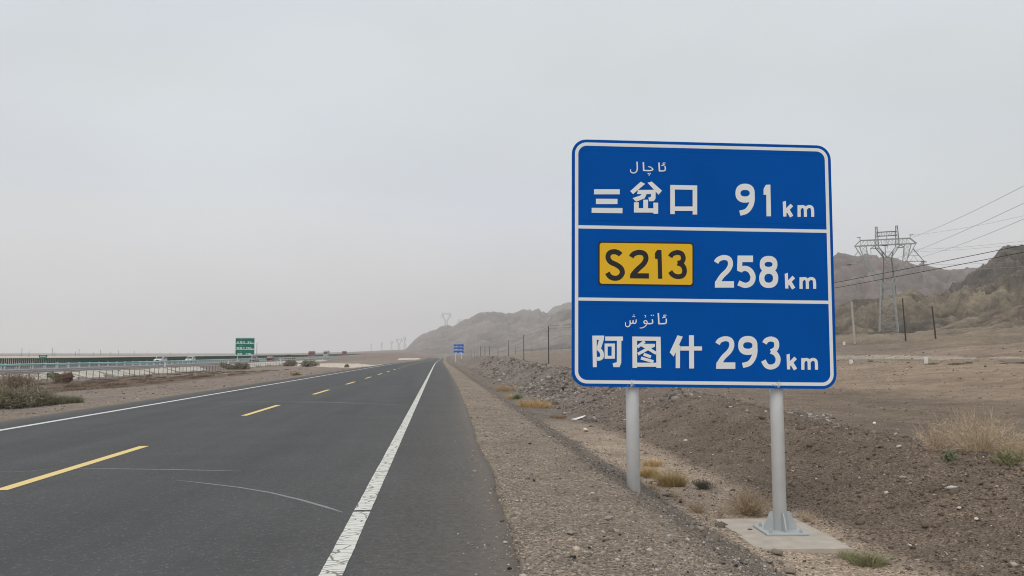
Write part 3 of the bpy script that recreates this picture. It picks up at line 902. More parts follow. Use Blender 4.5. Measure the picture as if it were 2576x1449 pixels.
class Glyphs:
    """strokes laid a fraction of a millimetre apart so that none share a plane"""
    def __init__(self, tf, hit=None, n0=.0015): self.tf, self.hit, self.mb, self.k, self.n0 = tf, hit or on_sign, MB(), 0, n0
    def _n(self): self.k += 1; return self.n0 + .0003 * self.k
    def poly(self, pts):
        n = self._n()
        self.mb.add([self.hit(*self.tf(x, y), n) for x, y in pts], [list(range(len(pts)))])
        return self
    def box(self, x0, y0, x1, y1): return self.poly([(x0, y0), (x1, y0), (x1, y1), (x0, y1)])
    def line(self, pts, w, w1=None, smooth=True):
        n = self._n(); w1 = w if w1 is None else w1
        P = [Vector((x, y, 0)) for x, y in pts]
        if smooth and len(P) > 2:
            Q = []
            for i in range(len(P) - 1):
                p0, p1, p2, p3 = P[max(i - 1, 0)], P[i], P[i + 1], P[min(i + 2, len(P) - 1)]
                for s in range(6):
                    t = s / 6
                    Q.append(.5 * ((2 * p1) + (-p0 + p2) * t + (2 * p0 - 5 * p1 + 4 * p2 - p3) * t * t + (-p0 + 3 * p1 - 3 * p2 + p3) * t ** 3))
            P = Q + [P[-1]]
        vs, N = [], len(P)
        for i, p in enumerate(P):
            d = P[min(i + 1, N - 1)] - P[max(i - 1, 0)]
            s = Vector((-d.y, d.x, 0)).normalized() * (w + (w1 - w) * i / max(1, N - 1)) / 2
            for q in (p + s, p - s): vs.append(self.hit(*self.tf(q.x, q.y), n))
        self.mb.add(vs, [[2 * i, 2 * i + 1, 2 * i + 3, 2 * i + 2] for i in range(N - 1)])
        return self
    def ring(self, cx, cy, rx, ry_, ix, iy, k=32):
        n = self._n(); vs = []
        for i in range(k):
            a = 2 * math.pi * i / k
            # slightly squared ellipse, like the highway numerals
            ca, sa = math.cos(a), math.sin(a)
            e = .88
            ca, sa = math.copysign(abs(ca) ** e, ca), math.copysign(abs(sa) ** e, sa)
            vs += [self.hit(*self.tf(cx + rx * ca, cy + ry_ * sa), n), self.hit(*self.tf(cx + ix * ca, cy + iy * sa), n)]
        self.mb.add(vs, [[2 * i, 2 * i + 1, (2 * i + 3) % (2 * k), (2 * i + 2) % (2 * k)] for i in range(k)])
        return self
    def dot(self, x, y, r): return self.poly([(x, y - r), (x + r, y), (x, y + r), (x - r, y)])
    def build(self, name, mat, parent, label=None):
        o = self.mb.build(name, mat, fix=False)
        if parent: under(o, parent)
        if label: o["label"] = label
        return o

# --- the characters, as functions so that the smaller signs use them too
def g_san(g, dx=0, dy=0):
    g.poly([(311 + dx, 549 + dy), (538 + dx, 549 + dy), (538 + dx, 594 + dy), (311 + dx, 594 + dy)])
    g.poly([(328 + dx, 633 + dy), (518 + dx, 634 + dy), (518 + dx, 680 + dy), (328 + dx, 680 + dy)])
    g.poly([(290 + dx, 713 + dy), (562 + dx, 715 + dy), (562 + dx, 761 + dy), (290 + dx, 757 + dy)])
def g_cha(g, dx=0, dy=0):
    for p in ([(723, 483), (762, 502), (655, 593), (630, 566)], [(783, 492), (820, 481), (910, 562), (880, 598)],
              [(700, 556), (853, 554), (853, 592), (690, 592)], [(815, 560), (855, 560), (853, 632), (838, 654), (797, 656), (790, 622), (812, 618)],
              [(738, 585), (778, 585), (757, 630), (682, 660), (650, 628), (718, 605)],
              [(663, 665), (705, 665), (705, 755), (663, 755)], [(663, 716), (876, 718), (876, 756), (663, 755)],
              [(745, 642), (787, 642), (787, 722), (745, 722)], [(834, 668), (876, 668), (876, 766), (834, 766)]):
        g.poly([(x + dx, y + dy) for x, y in p])
def g_kou(g, dx=0, dy=0):
    for p in ([(983, 512), (1220, 516), (1220, 556), (983, 551)], [(983, 512), (1023, 512), (1023, 769), (983, 769)],
              [(1180, 516), (1220, 516), (1220, 773), (1180, 773)], [(1000, 702), (1200, 702), (1200, 741), (1000, 741)]):
        g.poly([(x + dx, y + dy) for x, y in p])
def g_nine(g, dx=0, dy=0):
    g.ring(1643 + dx, 584 + dy, 85, 84, 41, 29)
    g.line([(1705 + dx, 590 + dy), (1706 + dx, 640 + dy), (1692 + dx, 695 + dy), (1655 + dx, 742 + dy), (1597 + dx, 760 + dy)], 44, 46)
def g_one(g, dx=0, dy=0): g.poly([(1826 + dx, 510 + dy), (1866 + dx, 508 + dy), (1872 + dx, 788 + dy), (1832 + dx, 788 + dy), (1830 + dx, 598 + dy), (1806 + dx, 598 + dy), (1806 + dx, 548 + dy)])
def g_km(g, dx=0, dy=0):
    g.poly([(1975 + dx, 660 + dy), (2003 + dx, 651 + dy), (2008 + dx, 790 + dy), (1980 + dx, 790 + dy)])
    g.line([(1995 + dx, 752 + dy), (2055 + dx, 688 + dy)], 32, smooth=False)
    g.line([(2014 + dx, 724 + dy), (2054 + dx, 791 + dy)], 33, smooth=False)
    g.poly([(2105 + dx, 690 + dy), (2133 + dx, 690 + dy), (2133 + dx, 793 + dy), (2105 + dx, 793 + dy)])
    g.line([(2122 + dx, 722 + dy), (2138 + dx, 704 + dy), (2158 + dx, 704 + dy), (2172 + dx, 722 + dy), (2175 + dx, 793 + dy)], 27)
    g.line([(2178 + dx, 722 + dy), (2196 + dx, 704 + dy), (2220 + dx, 704 + dy), (2236 + dx, 724 + dy), (2239 + dx, 793 + dy)], 27)
def g_two(g, dx=0, dy=0):
    g.line([(1388 + dx, 76 + dy), (1408 + dx, 48 + dy), (1456 + dx, 31 + dy), (1502 + dx, 46 + dy), (1514 + dx, 92 + dy), (1492 + dx, 142 + dy), (1440 + dx, 195 + dy), (1403 + dx, 252 + dy), (1399 + dx, 280 + dy)], 44)
    g.poly([(1376 + dx, 297 + dy), (1379 + dx, 240 + dy), (1545 + dx, 240 + dy), (1545 + dx, 297 + dy)])
def g_five(g, dx=0, dy=0):
    g.box(1577 + dx, 14 + dy, 1713 + dx, 72 + dy)
    g.poly([(1577 + dx, 14 + dy), (1620 + dx, 14 + dy), (1617 + dx, 165 + dy), (1572 + dx, 147 + dy)])
    g.line([(1597 + dx, 142 + dy), (1640 + dx, 127 + dy), (1686 + dx, 146 + dy), (1713 + dx, 200 + dy), (1696 + dx, 255 + dy), (1645 + dx, 277 + dy), (1584 + dx, 255 + dy)], 46)
def g_eight(g, dx=0, dy=0):
    g.ring(1850 + dx, 92 + dy, 78, 75, 35, 22); g.ring(1851 + dx, 214 + dy, 84, 86, 38, 39)
def g_three(g, dx=0, dy=0):
    g.line([(1814 + dx, 788 + dy), (1832 + dx, 762 + dy), (1872 + dx, 750 + dy), (1912 + dx, 766 + dy), (1922 + dx, 805 + dy), (1908 + dx, 842 + dy), (1872 + dx, 862 + dy)], 44)
    g.line([(1872 + dx, 858 + dy), (1912 + dx, 880 + dy), (1934 + dx, 925 + dy), (1920 + dx, 975 + dy), (1875 + dx, 997 + dy), (1832 + dx, 985 + dy), (1804 + dx, 940 + dy)], 44)
def g_a(g, dx=0, dy=0):
    for p in ([(296, 720), (335, 720), (335, 998), (301, 998)], [(320, 720), (401, 720), (398, 757), (320, 757)], [(356, 750), (399, 750), (368, 848), (334, 832)],
              [(410, 728), (566, 728), (566, 765), (410, 765)], [(513, 750), (552, 750), (551, 960), (536, 998), (483, 998), (474, 964), (512, 955)]):
        g.poly([(x + dx, y + dy) for x, y in p])
    g.line([(346 + dx, 832 + dy), (374 + dx, 862 + dy), (382 + dx, 895 + dy), (370 + dx, 920 + dy), (337 + dx, 926 + dy)], 34)
    for b in ((404, 790, 495, 816), (404, 898, 495, 924), (404, 800, 431, 915), (466, 800, 495, 915)): g.box(b[0] + dx, b[1] + dy, b[2] + dx, b[3] + dy)
def g_tu(g, dx=0, dy=0):
    for p in ([(648, 728), (690, 728), (691, 1005), (650, 1005)], [(858, 730), (898, 730), (902, 1005), (860, 1005)], [(670, 728), (880, 730), (880, 766), (670, 766)], [(670, 959), (880, 959), (880, 995), (670, 995)]):
        g.poly([(x + dx, y + dy) for x, y in p])
    for a, b in (((757, 770), (692, 822)), ((738, 806), (848, 806)), ((842, 804), (697, 884)), ((728, 800), (858, 876)), ((748, 884), (812, 908)), ((724, 918), (834, 950))):
        g.line([(a[0] + dx, a[1] + dy), (b[0] + dx, b[1] + dy)], 27, smooth=False)
def g_shi(g, dx=0, dy=0):
    for p in ([(1046, 717), (1093, 729), (1012, 906), (977, 868)], [(1030, 835), (1068, 800), (1068, 1007), (1030, 1007)],
              [(1070, 815), (1262, 815), (1262, 852), (1070, 852)], [(1147, 717), (1190, 717), (1192, 1010), (1149, 1010)]):
        g.poly([(x + dx, y + dy) for x, y in p])
def g_ka(g, dx=0, dy=0):
    """kā of Kashgar, drawn on the same body as g_tu"""
    for b in ((640, 770, 665, 930), (702, 770, 728, 930), (640, 770, 728, 795), (640, 905, 728, 930), (745, 765, 905, 790), (745, 765, 768, 815), (882, 765, 905, 815),
              (770, 905, 797, 1005), (862, 905, 889, 1005), (770, 905, 889, 930), (770, 978, 889, 1003)): g.box(b[0] + dx, b[1] + dy, b[2] + dx, b[3] + dy)
    for a, b in (((815, 725), (830, 760)), ((800, 800), (755, 850)), ((795, 815), (870, 815)), ((865, 815), (745, 905)), ((785, 830), (905, 905))):
        g.line([(a[0] + dx, a[1] + dy), (b[0] + dx, b[1] + dy)], 25, smooth=False)
def g_achal(g, dx=0, dy=0):
    L = lambda pts, w, w1=None: g.line([(x + dx, y + dy) for x, y in pts], w, w1)
    L([(937, 344), (939, 372), (930, 386), (883, 387)], 11); L([(884, 314), (888, 388)], 13)
    L([(940, 319), (922, 318), (920, 328), (934, 334), (906, 341)], 7)
    L([(746, 310), (749, 382)], 13); L([(744, 383), (800, 385), (830, 376), (812, 356), (788, 350)], 12, 8)
    for x, y in ((789, 411), (806, 411), (797, 424)): g.dot(x + dx, y + dy, 7)
    L([(690, 307), (692, 370), (680, 398), (655, 406), (635, 396), (634, 374)], 12, 7)
def g_atush(g, dx=0, dy=0):
    L = lambda pts, w, w1=None: g.line([(x + dx, y + dy) for x, y in pts], w, w1)
    L([(948, 570), (948, 598), (938, 613), (878, 615)], 12); L([(878, 521), (883, 614)], 13)
    L([(950, 540), (928, 540), (928, 552), (944, 556), (912, 564)], 7)
    L([(824, 576), (828, 605), (812, 614), (768, 613)], 12)
    L([(778, 612), (756, 612), (752, 594), (770, 588), (780, 606), (768, 632), (742, 650), (714, 653)], 11, 7)
    for x, y in ((817, 541), (834, 541)): g.dot(x + dx, y + dy, 6)
    L([(756, 541), (768, 546), (760, 561)], 7, 4)
    L([(683, 578), (680, 604), (668, 613), (656, 606), (655, 584)], 10); L([(656, 604), (642, 614), (630, 606), (629, 586)], 10)
    L([(630, 604), (626, 630), (608, 642), (590, 632), (589, 602)], 11, 7)
    for x, y in ((669, 552), (654, 552), (662, 538)): g.dot(x + dx, y + dy, 6)

W = M['white_sheet']
g = Glyphs(Z7); g_achal(g); g.build("lettering", W, sign, "small Uyghur place name in the top row")
g = Glyphs(Z7); g_san(g); g_cha(g); g_kou(g); g.build("lettering", W, sign, "white characters 三岔口 in the top row")
g = Glyphs(Z7); g_nine(g); g_one(g); g_km(g); g.build("lettering", W, sign, "white distance 91 km in the top row")
g = Glyphs(Z8); g_two(g); g_five(g); g_eight(g); g_km(g, 17, -485); g.build("lettering", W, sign, "white distance 258 km in the middle row")
g = Glyphs(Z8); g_atush(g); g.build("lettering", W, sign, "small Uyghur place name in the bottom row")
g = Glyphs(Z8); g_a(g); g_tu(g); g_shi(g); g.build("lettering", W, sign, "white characters 阿图什 in the bottom row")
g = Glyphs(Z8); g_two(g, 12, 716); g_nine(g, 24, 223); g_three(g); g_km(g, 33, 228); g.build("lettering", W, sign, "white distance 293 km in the bottom row")
# yellow route plate
def zplate(x, y, n): return on_sign(*Z7(x, y), n)
def warp(pts):      # the plate sits with the slant of the panel
    return [(x, y + (x - 346) * .0125) for x, y in pts]
pl_out = warp(rrect(346, 1008, 1192, 1396, 32)); pl_in = warp(rrect(361, 1022, 1178, 1382, 22))
nn = len(pl_out)
plate = under(MB().add([zplate(x, y, .004) for x, y in pl_in], [list(range(nn))]).build("route_plate", M['yellow_sheet'], fix=False), sign)
under(ring(pl_out, pl_in, .003, M['black_sheet'], "plate_border", zplate), plate)
g = Glyphs(Z7, n0=.0045)
g.line([(546, 1128), (528, 1112), (490, 1100), (448, 1112), (434, 1150), (456, 1190), (505, 1214), (548, 1246), (560, 1288), (532, 1326), (488, 1334), (450, 1318), (428, 1286)], 45)
g.line([(456, 1096), (470, 1086), (500, 1083), (524, 1092)], 9)
g.line([(640, 1148), (658, 1122), (705, 1106), (752, 1118), (769, 1158), (748, 1206), (695, 1256), (656, 1300), (650, 1322)], 45)
g.poly([(627, 1335), (634, 1290), (795, 1291), (795, 1337)])
g.poly([(868, 1085), (905, 1085), (913, 1338), (875, 1338), (871, 1165), (848, 1162), (848, 1112)])
g.line([(982, 1146), (1002, 1120), (1046, 1107), (1084, 1120), (1098, 1158), (1084, 1190), (1048, 1202)], 42)
g.line([(1048, 1200), (1090, 1220), (1109, 1265), (1094, 1308), (1050, 1320), (1008, 1306), (982, 1275)], 42)
g.build("route_number", M['black_sheet'], plate)

# posts
def base_assembly(post, c, z0):
    """plate on the footing, four gussets, four anchor bolts"""
    rz = Matrix.Rotation(rad(-4), 3, 'Z')
    mb = MB().box((c.x, c.y, z0 + .013), (.52, .54, .024), rz)
    o = under(mb.build("base_plate", M['galv_dull']), post); bevel(o, .004, 1)
    for k in range(4):
        ang = rad(-4) + k * math.pi / 2
        d = Vector((math.cos(ang), math.sin(ang), 0)); s = Vector((-d.y, d.x, 0))
        poly = [(.084, 0.0), (.205, 0.0), (.205, .045), (.122, .215), (.084, .215)]
        mb = MB().prism(poly, d, (0, 0, 1), s * .014, Vector((c.x, c.y, z0 + .027)) - s * .007)
        under(mb.build("gusset", M['galv_dull']), post)
    for sx in (-1, 1):
        for sy in (-1, 1):
            p = rz @ Vector((sx * .19, sy * .19, 0))
            mb = MB().lathe((c.x + p.x, c.y + p.y, z0 + .026), [(.022, 0), (.022, .030), (.018, .036), (.012, .037), (.012, .045)], 6)
            under(mb.build("anchor_bolt", M['galv_dull']), post)
def sign_post(c, zfoot, ztop, r=.083):
    mb = MB().lathe((c.x, c.y, 0), [(r, zfoot), (r, ztop)], 24)
    o = under(mb.build("post", M['galv'], smooth=False), sign)
    me = o.data
    for p in me.polygons: p.use_smooth = len(p.vertices) == 4
    mb = MB().lathe((c.x, c.y, 0), [(r + .004, q_bl.z - .005), (r + .004, q_bl.z + .02), (r - .02, q_bl.z + .022)], 24)
    under(mb.build("collar", M['galv_dull']), o)
    for yv in (.4, 1.5, SH - .4):
        zc = sq(0, yv).z
        under(MB().lathe((c.x, c.y, 0), [(r + .006, zc - .03), (r + .006, zc + .03)], 20).build("clamp", M['galv_dull']), o)
    return o
pr = Vector((pb.x, pb.y, 0))
post_r = sign_post(pr, SLAB_Z + .024, q_tr.z - .12)
base_assembly(post_r, pr, SLAB_Z)
pl_ = plane_hit(1590.5, 985, pr, SN); pl_ = Vector((pl_.x, pl_.y, 0))
post_l = sign_post(pl_, SLAB_Z + .024, q_tl.z - .12)
base_assembly(post_l, pl_, SLAB_Z)

# footing slabs (the left one is buried in the embankment)
def footing(c, label, lx0, lx1, ly0, ly1):
    v, f = [], []
    nx, ny = 10, 16
    rz = Matrix.Rotation(rad(-3.5), 3, 'Z')
    b = MB()
    bb = [(lx0, ly0), (lx1, ly0), (lx1, ly1), (lx0, ly1)]
    jit = []
    for i in range(4):
        (xa, ya), (xb, yb) = bb[i], bb[(i + 1) % 4]
        for j in range(12):
            t = j / 12
            jit.append(((xa + (xb - xa) * t + random.uniform(-.008, .008)), (ya + (yb - ya) * t + random.uniform(-.008, .008))))
    b.prism(jit, rz @ Vector((1, 0, 0)), rz @ Vector((0, 1, 0)), (0, 0, .30), Vector((c.x, c.y, SLAB_Z - .301)))
    o = b.build("concrete_footing", M['concrete'])
    return tag(o, label, "footing")
footing(pr, "pale sand dusted concrete footing under the right post of the large sign", -.60, .50, -.92, .78)

# ------------------------------------------------------------------ generic small signs
def panel_sign(name, label, cat, foot_px, box_px, rows, mat, glyph_rows, post_mat, post_dx, yaw=0.0):
    """smaller copies of the type: rows of text, two posts. local frame: x right, z up, faces -y"""
    p, d_ = gp(*foot_px)
    root = tag(empty(name, p, yaw), label, cat)
    w, h, bottom = (x_ * d_ / F for x_ in box_px)
    mb = MB()
    o_ = rrect(-w / 2, 0, w / 2, h, w * .04, 4); n = len(o_)
    fr = [Vector((x, 0, bottom + h - y)) for x, y in o_]; bk = [v + Vector((0, .06, 0)) for v in fr]
    mb.add(fr + bk, [list(range(n)), list(range(n, 2 * n))[::-1]] + [[i, (i + 1) % n, n + (i + 1) % n, n + i] for i in range(n)])
    mb.build("panel", mat, root)
    i0_, i1_ = rrect(-w / 2 + .006 * w, .006 * w, w / 2 - .006 * w, h - .006 * w, w * .035, 4), rrect(-w / 2 + .028 * w, .028 * w, w / 2 - .028 * w, h - .028 * w, w * .025, 4)
    vs = [Vector((x, -.006, bottom + h - y)) for x, y in i0_] + [Vector((x, -.006, bottom + h - y)) for x, y in i1_]
    MB().add(vs, [[i, (i + 1) % n, n + (i + 1) % n, n + i] for i in range(n)]).build("border", M['white_sheet'], root, fix=False)
    for k in range(1, rows):
        z = bottom + h - h * k / rows
        MB().box((0, -.006, z), (w * .93, .006, .018 * w)).build("divider", M['white_sheet'], root)
    # glyph coordinates: one row of the big sign spans x 172..2383 and about 830 units
    sc_ = w / 2320.0
    for k, fns in enumerate(glyph_rows):
        def hit(x, y, nn, k=k):
            return Vector(((x - 1265) * sc_, -.008 - nn * 4, bottom + h - h * k / rows - (y - 60) * sc_ * (h / rows) / (w * .358) ))
        for fn in fns:
            g = Glyphs(lambda x, y: (x, y), hit)
            fn(g)
            g.mb.build("lettering", M['white_sheet'], root, fix=False)
    zg = [g1(p.x + s * post_dx * w * math.cos(yaw), p.y) - p.z for s in (-1, 1)]
    for s, z0 in zip((-1, 1), zg):
        mb = MB().lathe((s * post_dx * w, .16, 0), [(.085, z0 - .3), (.085, bottom + h - .2)], 12)
        mb.build("post", post_mat, root)
    return root

def row_sancha(num):
    dy = 70
    def words(g): g_san(g, 0, -5 + dy); g_cha(g, 0, -5 + dy); g_kou(g, 0, -5 + dy)
    def number(g):
        g_nine(g, 0, -5 + dy)
        if num == 93: g_three(g, 10, -228 + dy)
        else: g_one(g, 0, -5 + dy)
    return [lambda g: g_achal(g, 0, -200 + dy), words, number, lambda g: g_km(g, 30, -5 + dy)]
def row_atush(last):
    dy = -165
    def words(g): g_a(g, 0, dy); g_tu(g, 0, dy); g_shi(g, 0, dy)
    def number(g):
        g_two(g, 12, 716 + dy); g_nine(g, 24, 223 + dy)
        if last == 2: g_two(g, 420, 716 + dy)
        else: g_seven(g, dy)
    return [lambda g: g_atush(g, 0, -235), words, number, lambda g: g_km(g, 45, 228 + dy)]
def g_seven(g, dy):
    g.poly([(1795, 730 + dy), (1955, 730 + dy), (1955, 780 + dy), (1795, 780 + dy)]); g.line([(1930, 760 + dy), (1870, 880 + dy), (1855, 1010 + dy)], 46)
def row_kashi():
    dy = -165
    def small(g):
        g.line([(860, 520 + dy), (790, 535 + dy), (740, 520 + dy), (690, 550 + dy), (640, 530 + dy)], 14)
    def words(g): g_ka(g, -240, dy); g_shi(g, -260, dy)
    def number(g): g_three(g, -420, dy); g_two(g, 215, 716 + dy); g_eight(g, 20, 710 + dy)
    return [small, words, number, lambda g: g_km(g, 45, 228 + dy)]

green_sign = panel_sign("expressway_sign", "green expressway distance sign with three white rows on two posts", "road sign", (615, 915.5), (48.5, 44.5, 21.3), 3, M['green_sheet'],
           [row_sancha(93), row_atush(2), row_kashi()], M['post_grey'], .36)
far_sign = panel_sign("road_sign", "small distant blue road sign on two white posts by the end of the road", "road sign", (1153.5, 907.5), (27.5, 24.0, 18.2), 3, M['blue'],
           [row_sancha(91), row_atush(7), row_kashi()], M['white_paint'], .28)

# little green trapezoid board beyond the expressway
p, _ = gp(108, 916); D = 150.0
q = at_depth(108, 900, D)
gz0 = g1(q.x, q.y)
es = tag(empty("marker_sign", (q.x, q.y, gz0)), "small green trapezoid number board on a post behind the barrier", "road sign")
zt, zb = (at_depth(108, 893.3, D)).z - gz0, (at_depth(108, 900.6, D)).z - gz0
MB().prism([(-.82, zt), (.82, zt), (.62, zb), (-.62, zb)], (1, 0, 0), (0, 0, 1), (0, .05, 0)).build("panel", M['green_sheet'], es)
g = MB()
zc = (zt + zb) / 2; s = .16
for i, cx in enumerate((-.36, 0, .36)):
    g.box((cx, -.01, zc + s * .75), (.22, .01, .05)).box((cx, -.01, zc), (.22, .01, .05)).box((cx, -.01, zc - s * .75), (.22, .01, .05))
    g.box((cx - .1 + .2 * (i == 1), -.01, zc + .06), (.05, .012, .12)).box((cx + .1, -.01, zc - .06), (.05, .012, .12))
g.build("lettering", M['white_sheet'], es)
MB().lathe((0, .09, 0), [(.05, -.3), (.05, zt)], 10).build("post", M['post_grey'], es)

# ------------------------------------------------------------------ expressway barriers and boards
def barrier(x, label, y0, y1):
    root = tag(empty("guard_rail", (x, y0, float(exp_z(y0)))), label, "guard rail", "teal median guard rails")
    ys = np.concatenate([np.arange(y0, 400, 8), np.arange(400, y1, 20)])
    prof = [(-.02, .50), (.05, .54), (-.03, .60), (-.03, .66), (.05, .73), (-.02, .80), (-.035, .79), (.02, .73), (-.06, .66), (-.06, .60), (.02, .54), (-.035, .50)]
    v, f = [], []
    n = len(prof)
    for yv in ys:
        z = float(exp_z(yv))
        for a, b in prof: v.append((x + a * 1.6, yv, z + b + .02))
    for i in range(len(ys) - 1):
        for k in range(n): f.append([i * n + k, i * n + (k + 1) % n, (i + 1) * n + (k + 1) % n, (i + 1) * n + k])
    under(mesh_np("beam", np.array(v), f, M['teal']), root)
    py = list(np.arange(y0 + 1, y1, 4.0))
    vis = [t for t in py if t > 95][:90]
    first = None
    rest = MB()
    for t in py:
        z = float(exp_z(t))
        if t in vis:
            if first is None:
                first = under(MB().box((x, t, z + .42), (.13, .13, .90)).box((x, t, z + .90), (.17, .17, .05)).build("post", M['post_grey']), root)
                t0, z0 = t, z
            else:
                c = first.copy(); COL.objects.link(c); c.parent = root
                c.matrix_parent_inverse = first.matrix_parent_inverse
                c.location = (0, t - t0, z - z0)
        else:
            rest.box((x, t, z + .42), (.13, .13, .90))
    o = under(rest.build("far_posts", M['post_grey']), root); o["kind"] = "stuff"
bpy.context.view_layer.update()
barrier(-61.0, "nearer teal steel guard rail along the middle of the expressway", 40, 1000)
barrier(-62.6, "farther teal steel guard rail just behind the first one", 40, 1000)

bx = -74.6
board = tag(empty("board_fence", (bx, 40, -.5)), "long row of dark green upright boards behind the expressway", "fence")
bpy.context.view_layer.update()
by = np.arange(96, 1000, .68)
first = None
restb = MB()
for i, t in enumerate(by):
    z = float(exp_z(t))
    if 132 < t and i < 54 + 98:
        if first is None:
            first = under(MB().box((bx, t, z + .86), (.27, .05, 1.5)).box((bx, t, z + .1), (.1, .08, .3)).build("board", M['dark_green']), board); t0, z0 = t, z
        else:
            c = first.copy(); COL.objects.link(c); c.parent = board; c.matrix_parent_inverse = first.matrix_parent_inverse
            c.location = (0, t - t0, z - z0); c.rotation_euler = (0, 0, random.uniform(-.25, .25) * 0)
    else:
        restb.box((bx, t, z + .86), (.27, .05, 1.5))
o = under(restb.build("far_boards", M['dark_green']), board); o["kind"] = "stuff"
mb = MB()
for a, b in zip(np.arange(60, 1000, 20), np.arange(80, 1020, 20)):
    za, zb_ = float(exp_z(a)), float(exp_z(b))
    for h in (.22, 1.45): mb.bar((bx + .03, a, za + h), (bx + .03, b, zb_ + h), .06)
under(mb.build("rail", M['dark_green']), board)
# clipped green hedge growing behind the boards
hv = []
# wire fence at the foot of the concrete slope
fx = -45.4
fence = tag(empty("wire_fence", (fx, 60, smooth_ground(fx, 60).item())), "low wire fence on thin dark posts before the concrete slope", "fence")
bpy.context.view_layer.update()
wm = MB(); first = None; pts = []
for i, t in enumerate(np.arange(58, 250, 2.05)):
    z = g1(fx, t); pts.append((t, z))
    if first is None:
        first = under(MB().box((fx, t, z + .45), (.055, .055, 1.15)).build("post", M['wood']), fence); t0, z0 = t, z
    else:
        c = first.copy(); COL.objects.link(c); c.parent = fence; c.matrix_parent_inverse = first.matrix_parent_inverse; c.location = (0, t - t0, z - z0)
for (a, za), (b, zb_) in zip(pts[:-1], pts[1:]):
    for h in (.1, .4, .7, .98): wm.bar((fx, a, za + h), (fx, b, zb_ + h), .014, 3)
under(wm.build("wire", M['galv_dull']), fence)

# white delineators on the expressway verge
ordw = ["first", "second", "third", "fourth", "fifth", "sixth", "seventh", "eighth", "ninth", "tenth", "eleventh", "twelfth", "thirteenth", "fourteenth"]
for k, (px, py, where) in enumerate([(415.4, 924.5, "below the white off-roader"), (574, 918.8, "left of the green sign's posts"), (706, 917.2, "below the dark red car")]):
    p = None
    # on the verge at x = -50.9
    d = ray(px, 900); t = -50.9 / d.x
    yv = d.y * t
    zz0 = g1(-50.9, yv)
    r = tag(empty("delineator_post", (-50.9, yv, zz0)), "white delineator post on the expressway verge " + where, "post", "delineator posts")
    MB().prism([(-.09, 0), (.09, 0), (.09, .8), (-.09, .88)], (1, 0, 0), (0, 0, 1), (0, .09, 0)).build("stake", M['white_paint'], r)
    MB().box((0, -.004, .72), (.1, .006, .12)).build("reflector", M['galv_dull'], r)

